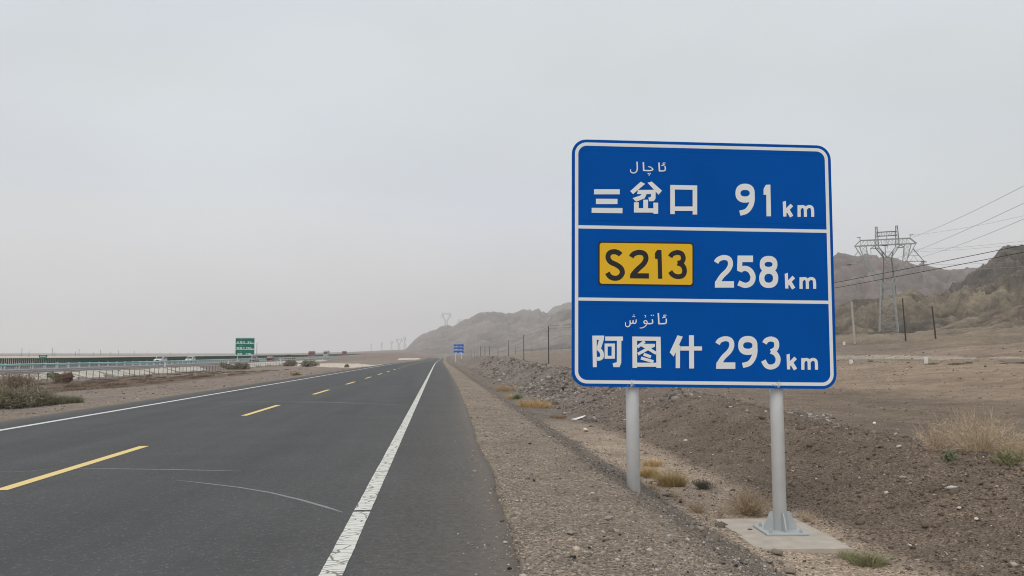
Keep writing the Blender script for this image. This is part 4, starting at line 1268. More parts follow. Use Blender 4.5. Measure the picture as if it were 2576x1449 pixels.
# ------------------------------------------------------------------ vehicles
def vehicle(name, label, cat, loc, yaw, L, Wd, H, hood, deck, paint_m, kind='suv', group="vehicles on the expressway", cargo=None):
    """local frame: +x forward, z up; body shell, glass, wheels, lamps"""
    r = tag(empty(name, loc, yaw), label, cat, group)
    gl = H * .27
    sill = H * .20; belt = H * .60
    f, b = L / 2, -L / 2
    if kind == 'suv':
        lower = [(b, sill), (b, belt * 1.0), (b + .05, belt), (f - hood, belt), (f - .1, belt * .88), (f, belt * .78), (f, sill)]
        cab = [(b + .06, belt), (b + .28, H), (f - hood - .75, H), (f - hood + .05, belt)]
    elif kind == 'sedan':
        lower = [(b, sill), (b, belt * .98), (b + .3, belt * 1.03), (f - hood, belt), (f - .15, belt * .85), (f, belt * .7), (f, sill)]
        cab = [(b + deck, belt), (b + deck + .55, H), (f - hood - .9, H), (f - hood + .1, belt)]
    elif kind == 'truck':
        lower = [(f - 2.0, sill * 1.0), (f - 2.0, H * .5), (f, H * .5), (f, sill)]
        cab = [(f - 2.0, H * .5), (f - 1.95, H * .86), (f - .25, H * .86), (f - .05, H * .5)]
    mb = MB().prism(lower, (1, 0, 0), (0, 0, 1), (0, Wd, 0), (0, -Wd / 2, 0))
    # roof shell tapers inward
    n = len(cab); ti = .12
    for_side = []
    vs = []
    for s in (-1, 1):
        for x, z in cab:
            k = (z - belt) / max(.01, H - belt) if kind != 'truck' else (z - H * .5) / (H * .36)
            vs.append((x, s * (Wd / 2 - .02 - ti * k), z + .001))
    mb.add(vs, [list(range(n))[::-1], list(range(n, 2 * n))] + [[k, (k + 1) % n, n + (k + 1) % n, n + k] for k in range(n)])
    bevel(mb.build("body", paint_m, r), .05, 2)
    # glass: side windows, windscreen, rear window as thin panes standing proud
    z0 = belt + .04 if kind != 'truck' else H * .53
    z1 = H - .10 if kind != 'truck' else H * .80
    def cx_at(z, front):
        if front: (xa, za), (xb, zb_) = cab[3], cab[2]
        else: (xa, za), (xb, zb_) = cab[0], cab[1]
        return xa + (xb - xa) * (z - za) / (zb_ - za)
    def wy(z): return Wd / 2 - .02 - ti * ((z - belt) / max(.01, H - belt) if kind != 'truck' else (z - H * .5) / (H * .36))
    for s in (-1, 1):
        a0, a1, b0, b1 = cx_at(z0, 0) + .16, cx_at(z1, 0) + .16, cx_at(z0, 1) - .2, cx_at(z1, 1) - .2
        m0_, m1_ = (a0 + b0) / 2, (a1 + b1) / 2
        for (xa, xb, xc_, xd) in (((a0, m0_ - .05, m1_ - .05, a1)), ((m0_ + .05, b0, b1, m1_ + .05))):
            q = [(xa, s * (wy(z0) + .004), z0), (xb, s * (wy(z0) + .004), z0), (xc_, s * (wy(z1) + .004), z1), (xd, s * (wy(z1) + .004), z1)]
            MB().add(q, [[0, 1, 2, 3]]).build("window", M['car_glass'], r, fix=False)
    for front in (0, 1):
        if kind == 'truck' and not front: continue
        e_ = .006 if front else -.006
        q = [(cx_at(z0, front) + e_, -wy(z0) + .12, z0), (cx_at(z0, front) + e_, wy(z0) - .12, z0), (cx_at(z1, front) + e_, wy(z1) - .1, z1), (cx_at(z1, front) + e_, -wy(z1) + .1, z1)]
        MB().add(q, [[0, 1, 2, 3]]).build("windscreen" if front else "rear_window", M['car_glass'], r, fix=False)
    wr = H * .2 if kind != 'truck' else .5
    axles = [f - L * .19, b + L * .2] if kind != 'truck' else [f - 1.2, b + 1.2, b + 2.6]
    RX = Matrix.Rotation(rad(90), 3, 'X')
    for ax in axles:
        for s in (-1, 1):
            w_ = MB().lathe((ax, s * (Wd / 2 - .10), wr), [(wr * .55, -.11), (wr, -.09), (wr, .09), (wr * .55, .11)], 16, RX).build("wheel", M['rubber'], r)
            MB().lathe((ax, s * (Wd / 2 + .012), wr), [(wr * .55, -.01), (wr * .5, .01)], 12, RX).build("rim", M['galv'], w_)
    for s in (-1, 1):
        zl = belt * .72 if kind != 'truck' else H * .25
        MB().box((f + .01, s * (Wd / 2 - .26), zl), (.03, .34, .16)).build("headlight", M['lamp'], r)
        MB().box((b - .01, s * (Wd / 2 - .18), belt * .82), (.03, .2, .22)).build("tail_light", M['lamp_red'], r)
    if kind != 'truck':
        MB().box((f + .012, 0, belt * .66), (.03, Wd * .42, .2)).build("grille", M['rubber'], r)
        MB().box((b - .012, 0, sill + .1), (.05, Wd * .92, .22)).build("bumper", M['rubber'], r)
        MB().box((f + .012, 0, sill + .1), (.05, Wd * .92, .22)).build("bumper", M['rubber'], r)
    if cargo:
        o = MB().box((-.9, 0, H * .62), (L - 2.2, Wd + .06, H * .76)).build("cargo_box", cargo, r); bevel(o, .04, 1)
        MB().box((-.4, 0, .8), (L - 1.0, 1.0, .3)).build("chassis", M['rubber'], r)
    return r

def on_lane(px, x):
    d = ray(px, 900); t = x / d.x
    yv = d.y * t
    return (x, yv, float(exp_z(yv)) - .012)
vehicle("off_roader", "white boxy off-roader coming along the expressway behind the guard rail", "car", on_lane(404, -72.0), rad(-90), 4.6, 1.9, 1.85, 1.25, 0, M['car_white'], 'suv')
vehicle("compact_suv", "smaller white car following behind the off-roader on the expressway", "car", on_lane(479, -72.0), rad(-90), 4.2, 1.8, 1.6, 1.15, 0, M['car_white'], 'suv')
vehicle("saloon_car", "grey saloon car seen from behind beside the green sign post", "car", on_lane(641, -56.5), rad(90), 4.6, 1.85, 1.5, 1.3, .6, M['car_grey'], 'sedan')
vehicle("hatchback_car", "dark red car with pale roof driving away on the expressway", "car", on_lane(681, -56.0), rad(90), 4.3, 1.85, 1.6, 1.2, .2, M['car_red'], 'suv')
vehicle("truck", "reddish lorry far off on the expressway above the green boards", "truck", on_lane(784, -68.0), rad(-90), 8.5, 2.5, 3.6, 0, 0, M['truck_red'], 'truck', cargo=M['truck_red'])
vehicle("truck", "pale grey box lorry near the vanishing end of the expressway", "truck", on_lane(821, -68.0), rad(-90), 9, 2.5, 4.0, 0, 0, M['truck_box'], 'truck', cargo=M['truck_box'])

vehicle("truck", "farthest dark red lorry at the end of the expressway, right of the grey box lorry", "truck", on_lane(866, -68.0), rad(-90), 9, 2.5, 3.8, 0, 0, M['truck_red'], 'truck', cargo=M['truck_red'])

# ------------------------------------------------------------------ poles
def pole(px, ytop, ybase, label, mat, r=.12, lean=0.0, hgt=None, arm=False, group="poles beside the road", dist=None, name="utility_pole"):
    """a pole whose foot stands where the sight line meets the ground"""
    if dist is None:
        p, d = gp(px, ybase)
    else:
        q = at_depth(px, ybase, dist); p = Vector((q.x, q.y, g1(q.x, q.y))); d = dist
    top = at_depth(px + lean, ytop, d)
    h = top.z - p.z
    o = tag(empty(name, p), label, "pole", group)
    lx = (top.x - p.x)
    MB().tube([(0, 0, -.4), (lx * .5, 0, h * .5), (lx, 0, h)], r, r * .72, 10).build("shaft", mat, o)
    if arm:
        mb = MB().box((lx, 0, h - .35), (1.5, .09, .09))
        for s in (-.65, 0, .65): mb.lathe((lx + s, 0, h - .3), [(.03, 0), (.05, .05), (.03, .2)], 8)
        mb.build("crossarm", mat, o)
    return o, p, d, h
# right-hand row of old dark poles, nearest first
row = [(1380.5, 819, 905.4, 172, 0), (1318, 842, 905, 230, 0), (1279.5, 855.8, 900, 300, -.5), (1252.8, 873.6, 898.4, 380, 0), (1231, 869.6, 896.5, 430, 0),
       (1220, 870.5, 896, 470, 0), (1209, 870, 897, 500, 0), (1200, 875, 897, 540, 0), (1193, 878, 896, 590, 0), (1187, 880, 896, 640, 0), (1182, 880.5, 895, 700, 0), (1177, 881.5, 895, 760, 0)]
pole_tops = []
for k, (px, yt, yb, dist, ln) in enumerate(row):
    o, p, d, h = pole(px, yt, yb, f"dark wooden pole, {ordw[k]} from the large sign in the row toward the far blue sign", M['wood'], .13 if k < 4 else .17, ln, dist=dist, group="dark wooden poles in the row right of the road")
    pole_tops.append(p + Vector((0, 0, h - .15)))
pole(2279, 749, 859, "tall straight dark wooden pole just right of the pylon", M['wood'], .13, -3.5, group="poles on the right slope")
pole(2354.5, 770, 853.7, "leaning dark wooden pole with a bracket, right of the straight one", M['wood'], .14, -6, group="poles on the right slope")[0]
pole(2150.5, 757, 864, "pale concrete pole between the large sign and the pylon", M['pale_pole'], .24, -4, group="poles on the right slope")
pole(2166.5, 847, 861, "short pale post standing beside the concrete pole", M['pale_pole'], .12, -.5, group="poles on the right slope")
small = [(1297, 872, 886), (1338, 869, 885), (1361, 877, 889), (1386, 873, 889), (1394, 876, 887), (1412, 872, 888), (1432, 868, 885)]
for k, (px, yt, yb) in enumerate(small):
    pole(px, yt, yb, f"small distant pole at the mountain foot, {ordw[k]} counted from the left", M['wood'], .16, dist=640, group="small poles at the mountain foot")
# horizon line on the left
hz = [(54.6, 875.5), (131, 876), (198.5, 878), (252.5, 880), (298, 881.3), (337.3, 882.4), (372, 882.6), (402, 884), (429, 885), (452, 885.6), (474, 886.2)]
for k, (px, yt) in enumerate(hz):
    pole(px, yt, 897, f"thin power pole on the left horizon, {ordw[k]} of the tall row from the left edge", M['pylon_dark'], .26, dist=760 + 75 * k, arm=True, group="power poles along the left horizon")
hz2 = [(72.6, 883.5), (136, 886), (189.5, 884.3), (235.5, 885), (277, 885.5)]
for k, (px, yt) in enumerate(hz2):
    pole(px, yt, 899, f"shorter pole on the left plain, {ordw[k]} of the low row from the left edge", M['pylon_dark'], .20, dist=700 + 60 * k, group="short poles on the left plain")
pole(646, 862, 890, "slender grey mast just right of the green sign", M['pylon_dark'], .55, dist=1300, group="masts on the horizon", name="radio_mast")

# white marker stones on the right slope
for px, yt, yb, lab in ((2330.5, 899.5, 917, "white concrete marker stub on the right bank below the leaning pole"), (2141.5, 905, 914, "small tilted white marker stub near the sign's right edge"), (2123.5, 859.5, 867.5, "white marker stub beside the pale concrete pole")):
    p, d = gp(px, yb)
    s = d / F
    h = (yb - yt) * s; w = 7.5 * s if yt > 890 else 5.0 * s
    r = tag(empty("marker_stone", p, .2), lab, "marker post", "white marker stubs")
    o = MB().prism([(-w / 2, -.15), (w / 2, -.15), (w / 2 * .94, h * .93), (w / 2 * .6, h), (-w / 2 * .6, h), (-w / 2 * .94, h * .93)], (1, 0, 0), (0, 0, 1), (0, w * .8, 0), (0, -w * .4, 0)).build("shaft", M['white_paint'], r)
    bevel(o, .02, 2)

# ------------------------------------------------------------------ pylons
def lattice(mb, lo, hi, n, leg, brace):
    """four-sided lattice between two rings of four corners"""
    lo, hi = [Vector(p) for p in lo], [Vector(p) for p in hi]
    for a, b in zip(lo, hi): mb.bar(a, b, leg)
    for k in range(n):
        t0, t1 = k / n, (k + 1) / n
        A_ = [a.lerp(b, t0) for a, b in zip(lo, hi)]; B_ = [a.lerp(b, t1) for a, b in zip(lo, hi)]
        for i in range(4):
            j = (i + 1) % 4
            mb.bar(A_[i], B_[j], brace)
            mb.bar(A_[j], B_[i], brace)
            mb.bar(B_[i], B_[j], brace)
def sqr(cx, cz, hx, hy, cy=0): return [(cx - hx, cy - hy, cz), (cx + hx, cy - hy, cz), (cx + hx, cy + hy, cz), (cx - hx, cy + hy, cz)]
def beam(mb, x0, x1, z0, z1, hy, n, w, b):
    for s in (-1, 1):
        mb.bar((x0, s * hy, z0), (x1, s * hy, z0), w); mb.bar((x0, s * hy, z1), (x1, s * hy, z1), w)
        for k in range(n):
            xa, xb = x0 + (x1 - x0) * k / n, x0 + (x1 - x0) * (k + 1) / n
            mb.bar((xa, s * hy, z0), (xb, s * hy, z1), b) if k < n / 2 else mb.bar((xa, s * hy, z1), (xb, s * hy, z0), b)
            mb.bar((xa, s * hy, z0), (xa, s * hy, z1), b)
    for k in range(n + 1):
        xa = x0 + (x1 - x0) * k / n
        mb.bar((xa, -hy, z0), (xa, hy, z0), b); mb.bar((xa, -hy, z1), (xa, hy, z1), b)

def cup_pylon(label, loc, yaw, t=1.0, mat=None, group="lattice pylons", sc_=1.0, insul=True):
    mat = mat or M['pylon']
    r = tag(empty("pylon", loc, yaw), label, "pylon", group)
    r.scale = (sc_, sc_, sc_)
    lw, bw_ = .34 * t, .10 * t
    mb = MB(); lattice(mb, sqr(0, -.5, 3.6, 3.6), sqr(0, 20.6, 2.4, 2.4), 7, lw * 1.15, bw_); mb.build("tower_body", mat, r)
    for s in (-1, 1):
        mb = MB()
        lattice(mb, sqr(s * 1.6, 20.6, .8, 2.4), sqr(s * 7.1, 31.0, .75, 1.2), 3, lw * .8, bw_)
        lattice(mb, sqr(s * 7.1, 31.0, .75, 1.2), sqr(s * 8.6, 38.3, 1.3, 1.2), 3, lw * .8, bw_)
        mb.bar((s * 11.6, -1, 38.3), (s * 7.6, -1, 31), lw * .9); mb.bar((s * 11.6, 1, 38.3), (s * 7.6, 1, 31), lw * .9)
        mb.build("cup_leg", mat, r)
        mb = MB()
        for q in (-1, 1):
            mb.bar((s * 7.2, q * .8, 31), (s * 14.2, q * .4, 30.8), lw * .8); mb.bar((s * 14.2, q * .4, 30.8), (s * 10.4, q * .8, 36.2), lw * .8)
            mb.bar((s * 8.4, q * .8, 33.6), (s * 12.6, q * .6, 33.2), bw_); mb.bar((s * 9.2, q * .8, 31), (s * 10.6, q * .6, 33.4), bw_); mb.bar((s * 10.6, q * .6, 33.4), (s * 12, q * .5, 30.9), bw_)
        mb.build("side_bracket", mat, r)
    mb = MB(); beam(mb, -9.4, 9.4, 38.3, 40.6, 1.1, 14, lw, bw_)
    for s in (-1, 1):
        for q in (-1, 1):
            mb.bar((s * 9.4, q * 1.1, 40.6), (s * 11.8, q * .9, 38.3), lw); mb.bar((s * 9.4, q * 1.1, 38.3), (s * 11.8, q * .9, 38.3), lw)
        mb.bar((s * 9.3, 0, 40.6), (s * 9.9, 0, 42), lw); mb.bar((s * 9.2, 0, 42), (s * 10.8, 0, 42), lw * 1.2)
    mb.build("crossbeam", mat, r)
    if insul:
        for x, z, L_ in ((-14.1, 30.6, 4.5), (14.1, 30.6, 4.5), (0, 38.2, 6.5)):
            i_ = MB().tube([(x, 0, z), (x, 0, z - L_)], .14 * t, .14 * t, 6).build("insulator", M['glassy'], r)
            MB().lathe((x, 0, z - .1), [(.3, -.18), (1.1, -.12), (1.1, .12), (.3, .18)], 14).build("ring", M['red_ring'], i_)
    return r

def cat_pylon(label, loc, yaw, t=1.0, group="lattice pylons", sc_=1.0):
    mat = M['pylon_dark']
    r = tag(empty("pylon", loc, yaw), label, "pylon", group); r.scale = (sc_,) * 3
    lw, bw_ = .30 * t, .085 * t
    mb = MB(); lattice(mb, sqr(0, -.5, 4.6, 4.6), sqr(0, 41, 1.9, 1.9), 9, lw, bw_); lattice(mb, sqr(0, 41, 1.9, 1.9), sqr(0, 44.6, 2.7, 1.6), 1, lw, bw_); mb.build("tower_body", mat, r)
    for s in (-1, 1):
        mb = MB()
        lattice(mb, sqr(s * 1.1, 41.6, .9, 1.4), sqr(s * 5.0, 47.4, .9, 1.0), 3, lw, bw_)
        lattice(mb, sqr(s * 5.0, 47.4, .9, 1.0), sqr(s * 5.0, 58.4, .45, .5), 5, lw * .8, bw_)
        mb.box((s * 5.0, 0, 58.5), (1.5, .5, .35))
        mb.build("neck", mat, r)
        mb = MB()
        for q in (-1, 1):
            mb.bar((s * 4.4, q * .8, 46.6), (s * 8.3, q * .2, 46.8), lw); mb.bar((s * 5.0, q * .8, 49), (s * 8.3, q * .2, 46.8), lw)
        mb.build("side_arm", mat, r)
        MB().tube([(s * 8.1, 0, 46.7), (s * 8.1, 0, 41.6)], .16, .16, 6).build("insulator", M['glassy'], r)
    mb = MB(); beam(mb, -4.9, 4.9, 53.4, 55.6, .8, 8, lw, bw_); mb.build("crossbeam", mat, r)
    MB().tube([(0, 0, 53.4), (0, 0, 46.5)], .16, .16, 6).build("insulator", M['glassy'], r)
    return r

# near pylon: foot at about (2236, 848)
dN = 327.0
q = at_depth(2236, 846, dN)
cup_pylon("nearest grey lattice pylon with a wide cup-shaped head, right of the large sign", (q.x, q.y, q.z), rad(-27), 1.12, sc_=1.0)
pyl = Vector((q.x, q.y, q.z)); YN = rad(-14)
dC = 430.0
q2 = at_depth(2241, 842, dC)
cat_pylon("second pylon with twin peaks standing right behind the nearest pylon", (q2.x, q2.y, q2.z), rad(-27), 1.2, sc_=(842 - 567) / F * dC / 58.5)
# far ones
farp = [(1122.5, 786.5, 830, 2500, "faint pylon standing on the far ridge above the road's end", 1.0), (1161, 803, 815, 2800, "faint pylon top peeking over the ridge notch", .5),
        (1018, 847, 878, 2150, "hazy pylon at the ridge foot, rightmost of the hazy group", .8), (1004, 852, 880, 2300, "hazy pylon with a broad beam, second from the ridge foot", .8), (985, 858, 882, 2300, "hazy pylon in the middle of the faint group over the plain", .7), (960, 861, 884, 2500, "hazy stout pylon left of the middle of the faint group", .7), (934, 865, 884, 2700, "faintest pylon, leftmost of the hazy group", .7)]
for k, (px, yt, yb, D, lab, _) in enumerate(farp):
    top, bot = at_depth(px, yt, D), at_depth(px, yb, D)
    hgt = (top.z - bot.z)
    if k in (0, 1, 3):
        if k == 1: bot = bot - Vector((0, 0, 30)); hgt += 30
        cup_pylon(lab, bot, rad(-12), 1.5, M['pylon'], "hazy distant pylons", hgt / 42, insul=False)
    else:
        cat_pylon(lab, bot, rad(-12), 1.7, "hazy distant pylons", hgt / 58.5)

# ------------------------------------------------------------------ cables
def cable(label, a, b, sag, r, mat, group, name="cable", n=40, sides=6):
    pts = []
    for i in range(n + 1):
        t = i / n
        p = a.lerp(b, t) - Vector((0, 0, sag * 4 * t * (1 - t)))
        pts.append(p)
    return tag(MB().tube(pts, r, r, sides).build(name, mat), label, "cable", group)
# two dark service cables from beyond the right edge to the row of wooden poles
ya = at_depth(2820, 566, 46); yb_ = at_depth(2820, 586, 46)
cable("upper dark cable slanting across the right side to the wooden poles", ya, pole_tops[0] + Vector((0, 0, .1)), 1.0, .024, M['cable'], "dark service cables")
cable("lower dark cable running just under the upper one", yb_, pole_tops[0] - Vector((0, 0, .5)), 1.0, .024, M['cable'], "dark service cables")
for k in range(5):
    cable(f"thin wire in the pole row, {ordw[k]} span counted from the large sign", pole_tops[k], pole_tops[k + 1], .5, .02, M['cable'], "wires of the pole row", n=16)
# pylon conductors leaving to the upper right: (start px at the pylon, px at the frame edge)
def pcond(label, s, e, ds, de, r, sag=1.5):
    a = at_depth(*s, ds); b0 = at_depth(*e, de)
    b = a + (b0 - a) * 1.5
    cable(label, a, b, sag, r, M['conductor'], "pylon conductors", "power_line")
pcond("highest pale power line rising to the upper right from the pylon", (2296, 597), (2576, 453), 325, 190, .05)
pcond("second pale power line from the top rising right of the pylon", (2240, 655), (2576, 497), 327, 195, .05)
pcond("third pale power line from the top rising right of the pylon", (2314, 648), (2576, 537), 330, 200, .05)
pcond("thin earth wire rising gently right of the pylon head", (2298, 591), (2576, 531), 325, 230, .04)
pcond("thin wire from the twin-peaked pylon, uppermost of the low faint ones", (2304, 627), (2576, 598), 430, 330, .055)
pcond("thin wire from the twin-peaked pylon, middle of the low faint ones", (2268, 634), (2576, 606), 430, 330, .055)
pcond("thin wire low over the dark spur, second from below", (2310, 664), (2560, 650), 430, 360, .055)
pcond("lowest thin wire over the dark spur", (2310, 676), (2560, 664), 430, 360, .055)

# ------------------------------------------------------------------ plants
def blades(n, R, H, cols, spread=.5, width=.006, curl=.4, seed=0, flat=1.0, segs=2, base=None, ysc=1.0):
    """thin tapering blades rising from a patch"""
    r_ = np.random.default_rng(seed)
    a = r_.uniform(0, 2 * np.pi, n); rad_ = R * np.sqrt(r_.uniform(0, 1, n))
    bx_, by_ = rad_ * np.cos(a), rad_ * np.sin(a) * ysc
    lean = r_.normal(0, spread, n); la = r_.uniform(0, 2 * np.pi, n)
    out_x, out_y = bx_ / R * spread * .8, by_ / R * spread * .8
    dx, dy = np.cos(la) * np.abs(lean) + out_x, np.sin(la) * np.abs(lean) + out_y
    h = H * r_.uniform(.45, 1.05, n) * (1 - .45 * (rad_ / R) ** 2)
    wa = r_.uniform(0, 2 * np.pi, n)
    wx, wy = np.cos(wa) * width * r_.uniform(.6, 1.4, n), np.sin(wa) * width * r_.uniform(.6, 1.4, n)
    V, Fc, Cc = [], [], []
    lv = []
    for s in range(segs + 1):
        t = s / segs
        cxv = bx_ + dx * h * t + dx * h * curl * t * t + r_.normal(0, .03, n) * H * t
        cyv = by_ + dy * h * t + dy * h * curl * t * t + r_.normal(0, .03, n) * H * t
        cz = h * t * flat - .15 * h * curl * t * t
        k = (1 - t * .85)
        lv.append((np.stack([cxv - wx * k, cyv - wy * k, cz], 1), np.stack([cxv + wx * k, cyv + wy * k, cz], 1)))
    verts = np.concatenate([np.concatenate(p) for p in lv])
    f = []
    for s in range(segs):
        i = np.arange(n); b0, b1 = s * 2 * n, (s + 1) * 2 * n
        f.append(np.stack([b0 + i, b0 + n + i, b1 + n + i, b1 + i], 1))
    f = np.concatenate(f)
    cols = np.array(cols)
    ci = cols[r_.integers(0, len(cols), n)] * r_.uniform(.75, 1.25, (n, 1))
    col = np.tile(ci, (2 * (segs + 1), 1))
    return verts, f, col

def twigs(n, R, H, cols, seed=0, width=.006, leaf=0.0):
    """branching dry or leafy shrub"""
    r_ = np.random.default_rng(seed)
    V, Fc, C_ = [], [], []
    cols = np.array(cols)
    def seg(a, b, w, c):
        d = b - a
        s = np.cross(d, r_.normal(size=3)); s = s / (np.linalg.norm(s) + 1e-9) * w
        k = len(V)
        V.extend([a - s, a + s, b + s * .7, b - s * .7]); Fc.append([k, k + 1, k + 2, k + 3]); C_.extend([c] * 4)
    for i in range(n):
        a = r_.uniform(0, 2 * np.pi); el = r_.uniform(.25, 1.45)
        d = np.array([np.cos(a) * np.cos(el), np.sin(a) * np.cos(el), np.sin(el)])
        p = np.array([np.cos(a), np.sin(a), 0]) * R * .25 * r_.uniform(0, 1)
        Lr = 1.15 * (1.25 * R * np.cos(el) ** 2 + H * np.sin(el) ** 2) * r_.uniform(.7, 1.1)
        steps = 5
        for s in range(steps):
            q = p + d * Lr / steps
            c = cols[r_.integers(0, len(cols))] * r_.uniform(.75, 1.25)
            seg(p, q, width * (1 - .12 * s), c)
            if s > 0:
                for _ in range(2):
                    d2 = d + r_.normal(0, .65, 3); d2 /= np.linalg.norm(d2)
                    q2 = p + d2 * Lr * r_.uniform(.10, .28)
                    seg(p, q2, width * .6, cols[r_.integers(0, len(cols))] * r_.uniform(.75, 1.25))
                    if leaf:
                        for _ in range(3):
                            lp = p + (q2 - p) * r_.uniform(.3, 1.0)
                            ld = r_.normal(size=3); ld /= np.linalg.norm(ld)
                            seg(lp, lp + ld * leaf, leaf * .28, cols[r_.integers(0, len(cols))] * r_.uniform(.8, 1.3))
            d = d + r_.normal(0, .22, 3); d /= np.linalg.norm(d)
            p = q
    return np.array(V), np.array(Fc), np.array(C_)

STRAW = [(.60, .42, .20), (.54, .38, .19), (.66, .50, .27), (.44, .31, .16)]
OLIVE = [(.37, .31, .15), (.44, .37, .19), (.31, .27, .13)]
BROWN = [(.46, .35, .24), (.54, .42, .29), (.38, .29, .195)]
PALE = [(.58, .46, .32), (.52, .41, .28), (.66, .54, .39), (.44, .34, .23)]
GREEN = [(.19, .22, .125), (.24, .26, .155), (.16, .185, .105), (.29, .28, .18)]
DULLG = [(.21, .215, .145), (.26, .25, .175), (.165, .175, .115), (.30, .265, .19)]

def plant(name, label, cat, px, py, wpx, hpx, cols, style='grass', n=400, seed=1, group=None, width=None, leaf=0, yscale=1.0, depth=None, sink=0.0, spread=.5):
    p, d = gp(px, py)
    if depth:
        q = at_depth(px, py, depth); p = Vector((q.x, q.y, g1(q.x, q.y))); d = depth
    s = d / F
    R_, H_ = wpx * s / 2, hpx * s
    w = width or max(.0025, .55 * s)
    if style == 'grass': v, f, c = blades(n, R_, H_, cols, spread, w, .5, seed, ysc=yscale)
    else: v, f, c = twigs(n, R_, H_, cols, seed, w, leaf * s)
    # follow the ground under the plant
    gx_, gy_ = p.x + v[:, 0], p.y + v[:, 1]
    v = v.copy(); v[:, 2] += ground(gx_, gy_) - p.z - sink
    o = mesh_np(name, v, f, M['blade'], colors=np.clip(c, .01, .8))
    o.location = p
    return tag(o, label, cat, group)

G1 = "dry grass tufts along the ditch"
plant("grass_tuft", "long orange straw tuft in the ditch left of the sign, beside the green weed", "grass", 1345, 1024, 84, 26, STRAW, n=1300, seed=1, group=G1, yscale=.6, width=.006)
plant("grass_tuft", "browner straw tuft at the far bend of the ditch, upper left", "grass", 1272, 985, 56, 22, BROWN + STRAW[:1], n=800, seed=2, group=G1, width=.008)
plant("grass_tuft", "thin straw patch creeping down the ditch edge toward the road", "grass", 1290, 1003, 34, 16, BROWN + STRAW, n=400, seed=3, group=G1, width=.007)
plant("grass_tuft", "sparse rusty patch in the ditch just above the white litter", "grass", 1405, 1052, 44, 9, [(.34, .21, .10), (.28, .17, .09)], n=350, seed=4, group=G1, width=.006)
plant("weed", "small round green weed between two straw tufts in the ditch", "weed", 1302, 1004, 17, 10, GREEN, 'twig', 60, 5, G1, .008, 3)
plant("grass_tuft", "large olive and straw clump behind the plastic bottle, right of the left post", "grass", 1688, 1222, 66, 46, OLIVE + STRAW, n=1300, seed=6, group=G1, width=.0035)
plant("grass_tuft", "orange straw fringe touching the right side of the left post", "grass", 1634, 1200, 44, 36, STRAW, n=900, seed=7, group=G1, width=.0035)
plant("grass_tuft", "short straw wisp farther up the ditch behind the left post", "grass", 1642, 1172, 44, 22, STRAW, n=500, seed=8, group=G1, width=.004)
plant("grass_tuft", "thin dry stalks in front of the plastic bottle", "grass", 1645, 1232, 38, 22, BROWN + STRAW, n=120, seed=9, group=G1, width=.0025)
plant("dry_shrub", "grey brown flat shrub at the ditch side right of the olive clump", "shrub", 1768, 1230, 64, 16, [(.21, .185, .15), (.17, .15, .12)], 'twig', 120, 10, G1, .003, 1.2)
plant("dry_shrub", "small brown twiggy shrub left of the concrete footing", "shrub", 1757, 1289, 46, 30, BROWN, 'twig', 55, 11, G1, .0028)
plant("dry_shrub", "little upright brown sprig in the middle of the ditch", "shrub", 1695, 1252, 32, 24, BROWN, 'twig', 26, 12, G1, .0028)
plant("dry_shrub", "wide feathery brown bush left of the right post", "shrub", 1884, 1294, 116, 56, BROWN, 'twig', 210, 13, G1, .0028, 1.6)
plant("dry_shrub", "low brown sprigs right behind the right post's foot", "shrub", 2030, 1312, 44, 34, BROWN, 'twig', 36, 14, G1, .0025)
plant("dry_shrub", "tiny reddish sprig at the left corner of the footing", "shrub", 1812, 1306, 20, 30, [(.26, .14, .09), (.30, .18, .12)], 'twig', 14, 15, G1, .0028)
plant("grass_tuft", "green weed clump at the right front corner of the footing", "weed", 2182, 1418, 84, 38, GREEN + OLIVE, n=900, seed=16, group=None, width=.0028, spread=.75)
plant("grass_tuft", "thin olive weeds left of the green clump by the footing", "weed", 2132, 1404, 46, 26, OLIVE + GREEN, n=220, seed=17, width=.0025)
G2 = "tangled dry bushes behind the berm"
plant("dry_bush", "largest pale tangled bush near the right edge, behind the berm", "bush", 2468, 1172, 190, 96, PALE, 'twig', 230, 18, G2, .0030, depth=13.0)
plant("dry_bush", "pale thin bush left of the largest one behind the berm", "bush", 2355, 1150, 92, 70, PALE, 'twig', 70, 19, G2, .0030, depth=13.5)
plant("dry_bush", "pale tangled bush cut by the right edge of the picture", "bush", 2570, 1180, 120, 76, PALE, 'twig', 120, 20, G2, .0032, depth=12.6)
plant("weed", "small bright green weed in front of the pale bushes", "weed", 2391, 1150, 32, 22, GREEN, 'twig', 60, 21, None, .004, 3, depth=12.3)
plant("weed", "larger green weed at the foot of the bushes by the right edge", "weed", 2535, 1178, 74, 34, GREEN + OLIVE, 'twig', 90, 22, None, .004, 3, depth=11.8)
G3 = "shrubs left of the road"
plant("shrub", "big dull green bush at the left edge beside the road", "shrub", 26, 1026, 150, 38, DULLG + BROWN[:1], 'twig', 620, 23, G3, .006, 2.6)
plant("shrub", "lower dark green bush right of the big one at the left edge", "shrub", 88, 1021, 90, 34, DULLG + BROWN[:1], 'twig', 420, 24, G3, .006, 2.4)
plant("grass_tuft", "soft grey green low mat trailing right of the left bushes", "grass", 140, 1018, 120, 26, [(.23, .235, .15), (.27, .26, .17), (.20, .21, .13)], n=2600, seed=25, group=G3, width=.012, yscale=.8)
plant("shrub", "brown dry bush above the green ones at the left edge", "shrub", 40, 980, 110, 30, [(.30, .185, .13), (.20, .155, .105), (.27, .225, .165)], 'twig', 420, 26, G3, .007, 1.6)
plant("shrub", "tall reddish brown column shrub by the wire fence", "shrub", 168, 962, 13, 27, [(.20, .13, .085), (.24, .165, .11)], 'twig', 110, 27, G3, .02, 3)
plant("shrub", "smaller brown shrub just left of the column shrub", "shrub", 149, 962, 9, 21, [(.21, .155, .10), (.2, .17, .11)], 'twig', 80, 28, G3, .02, 3)
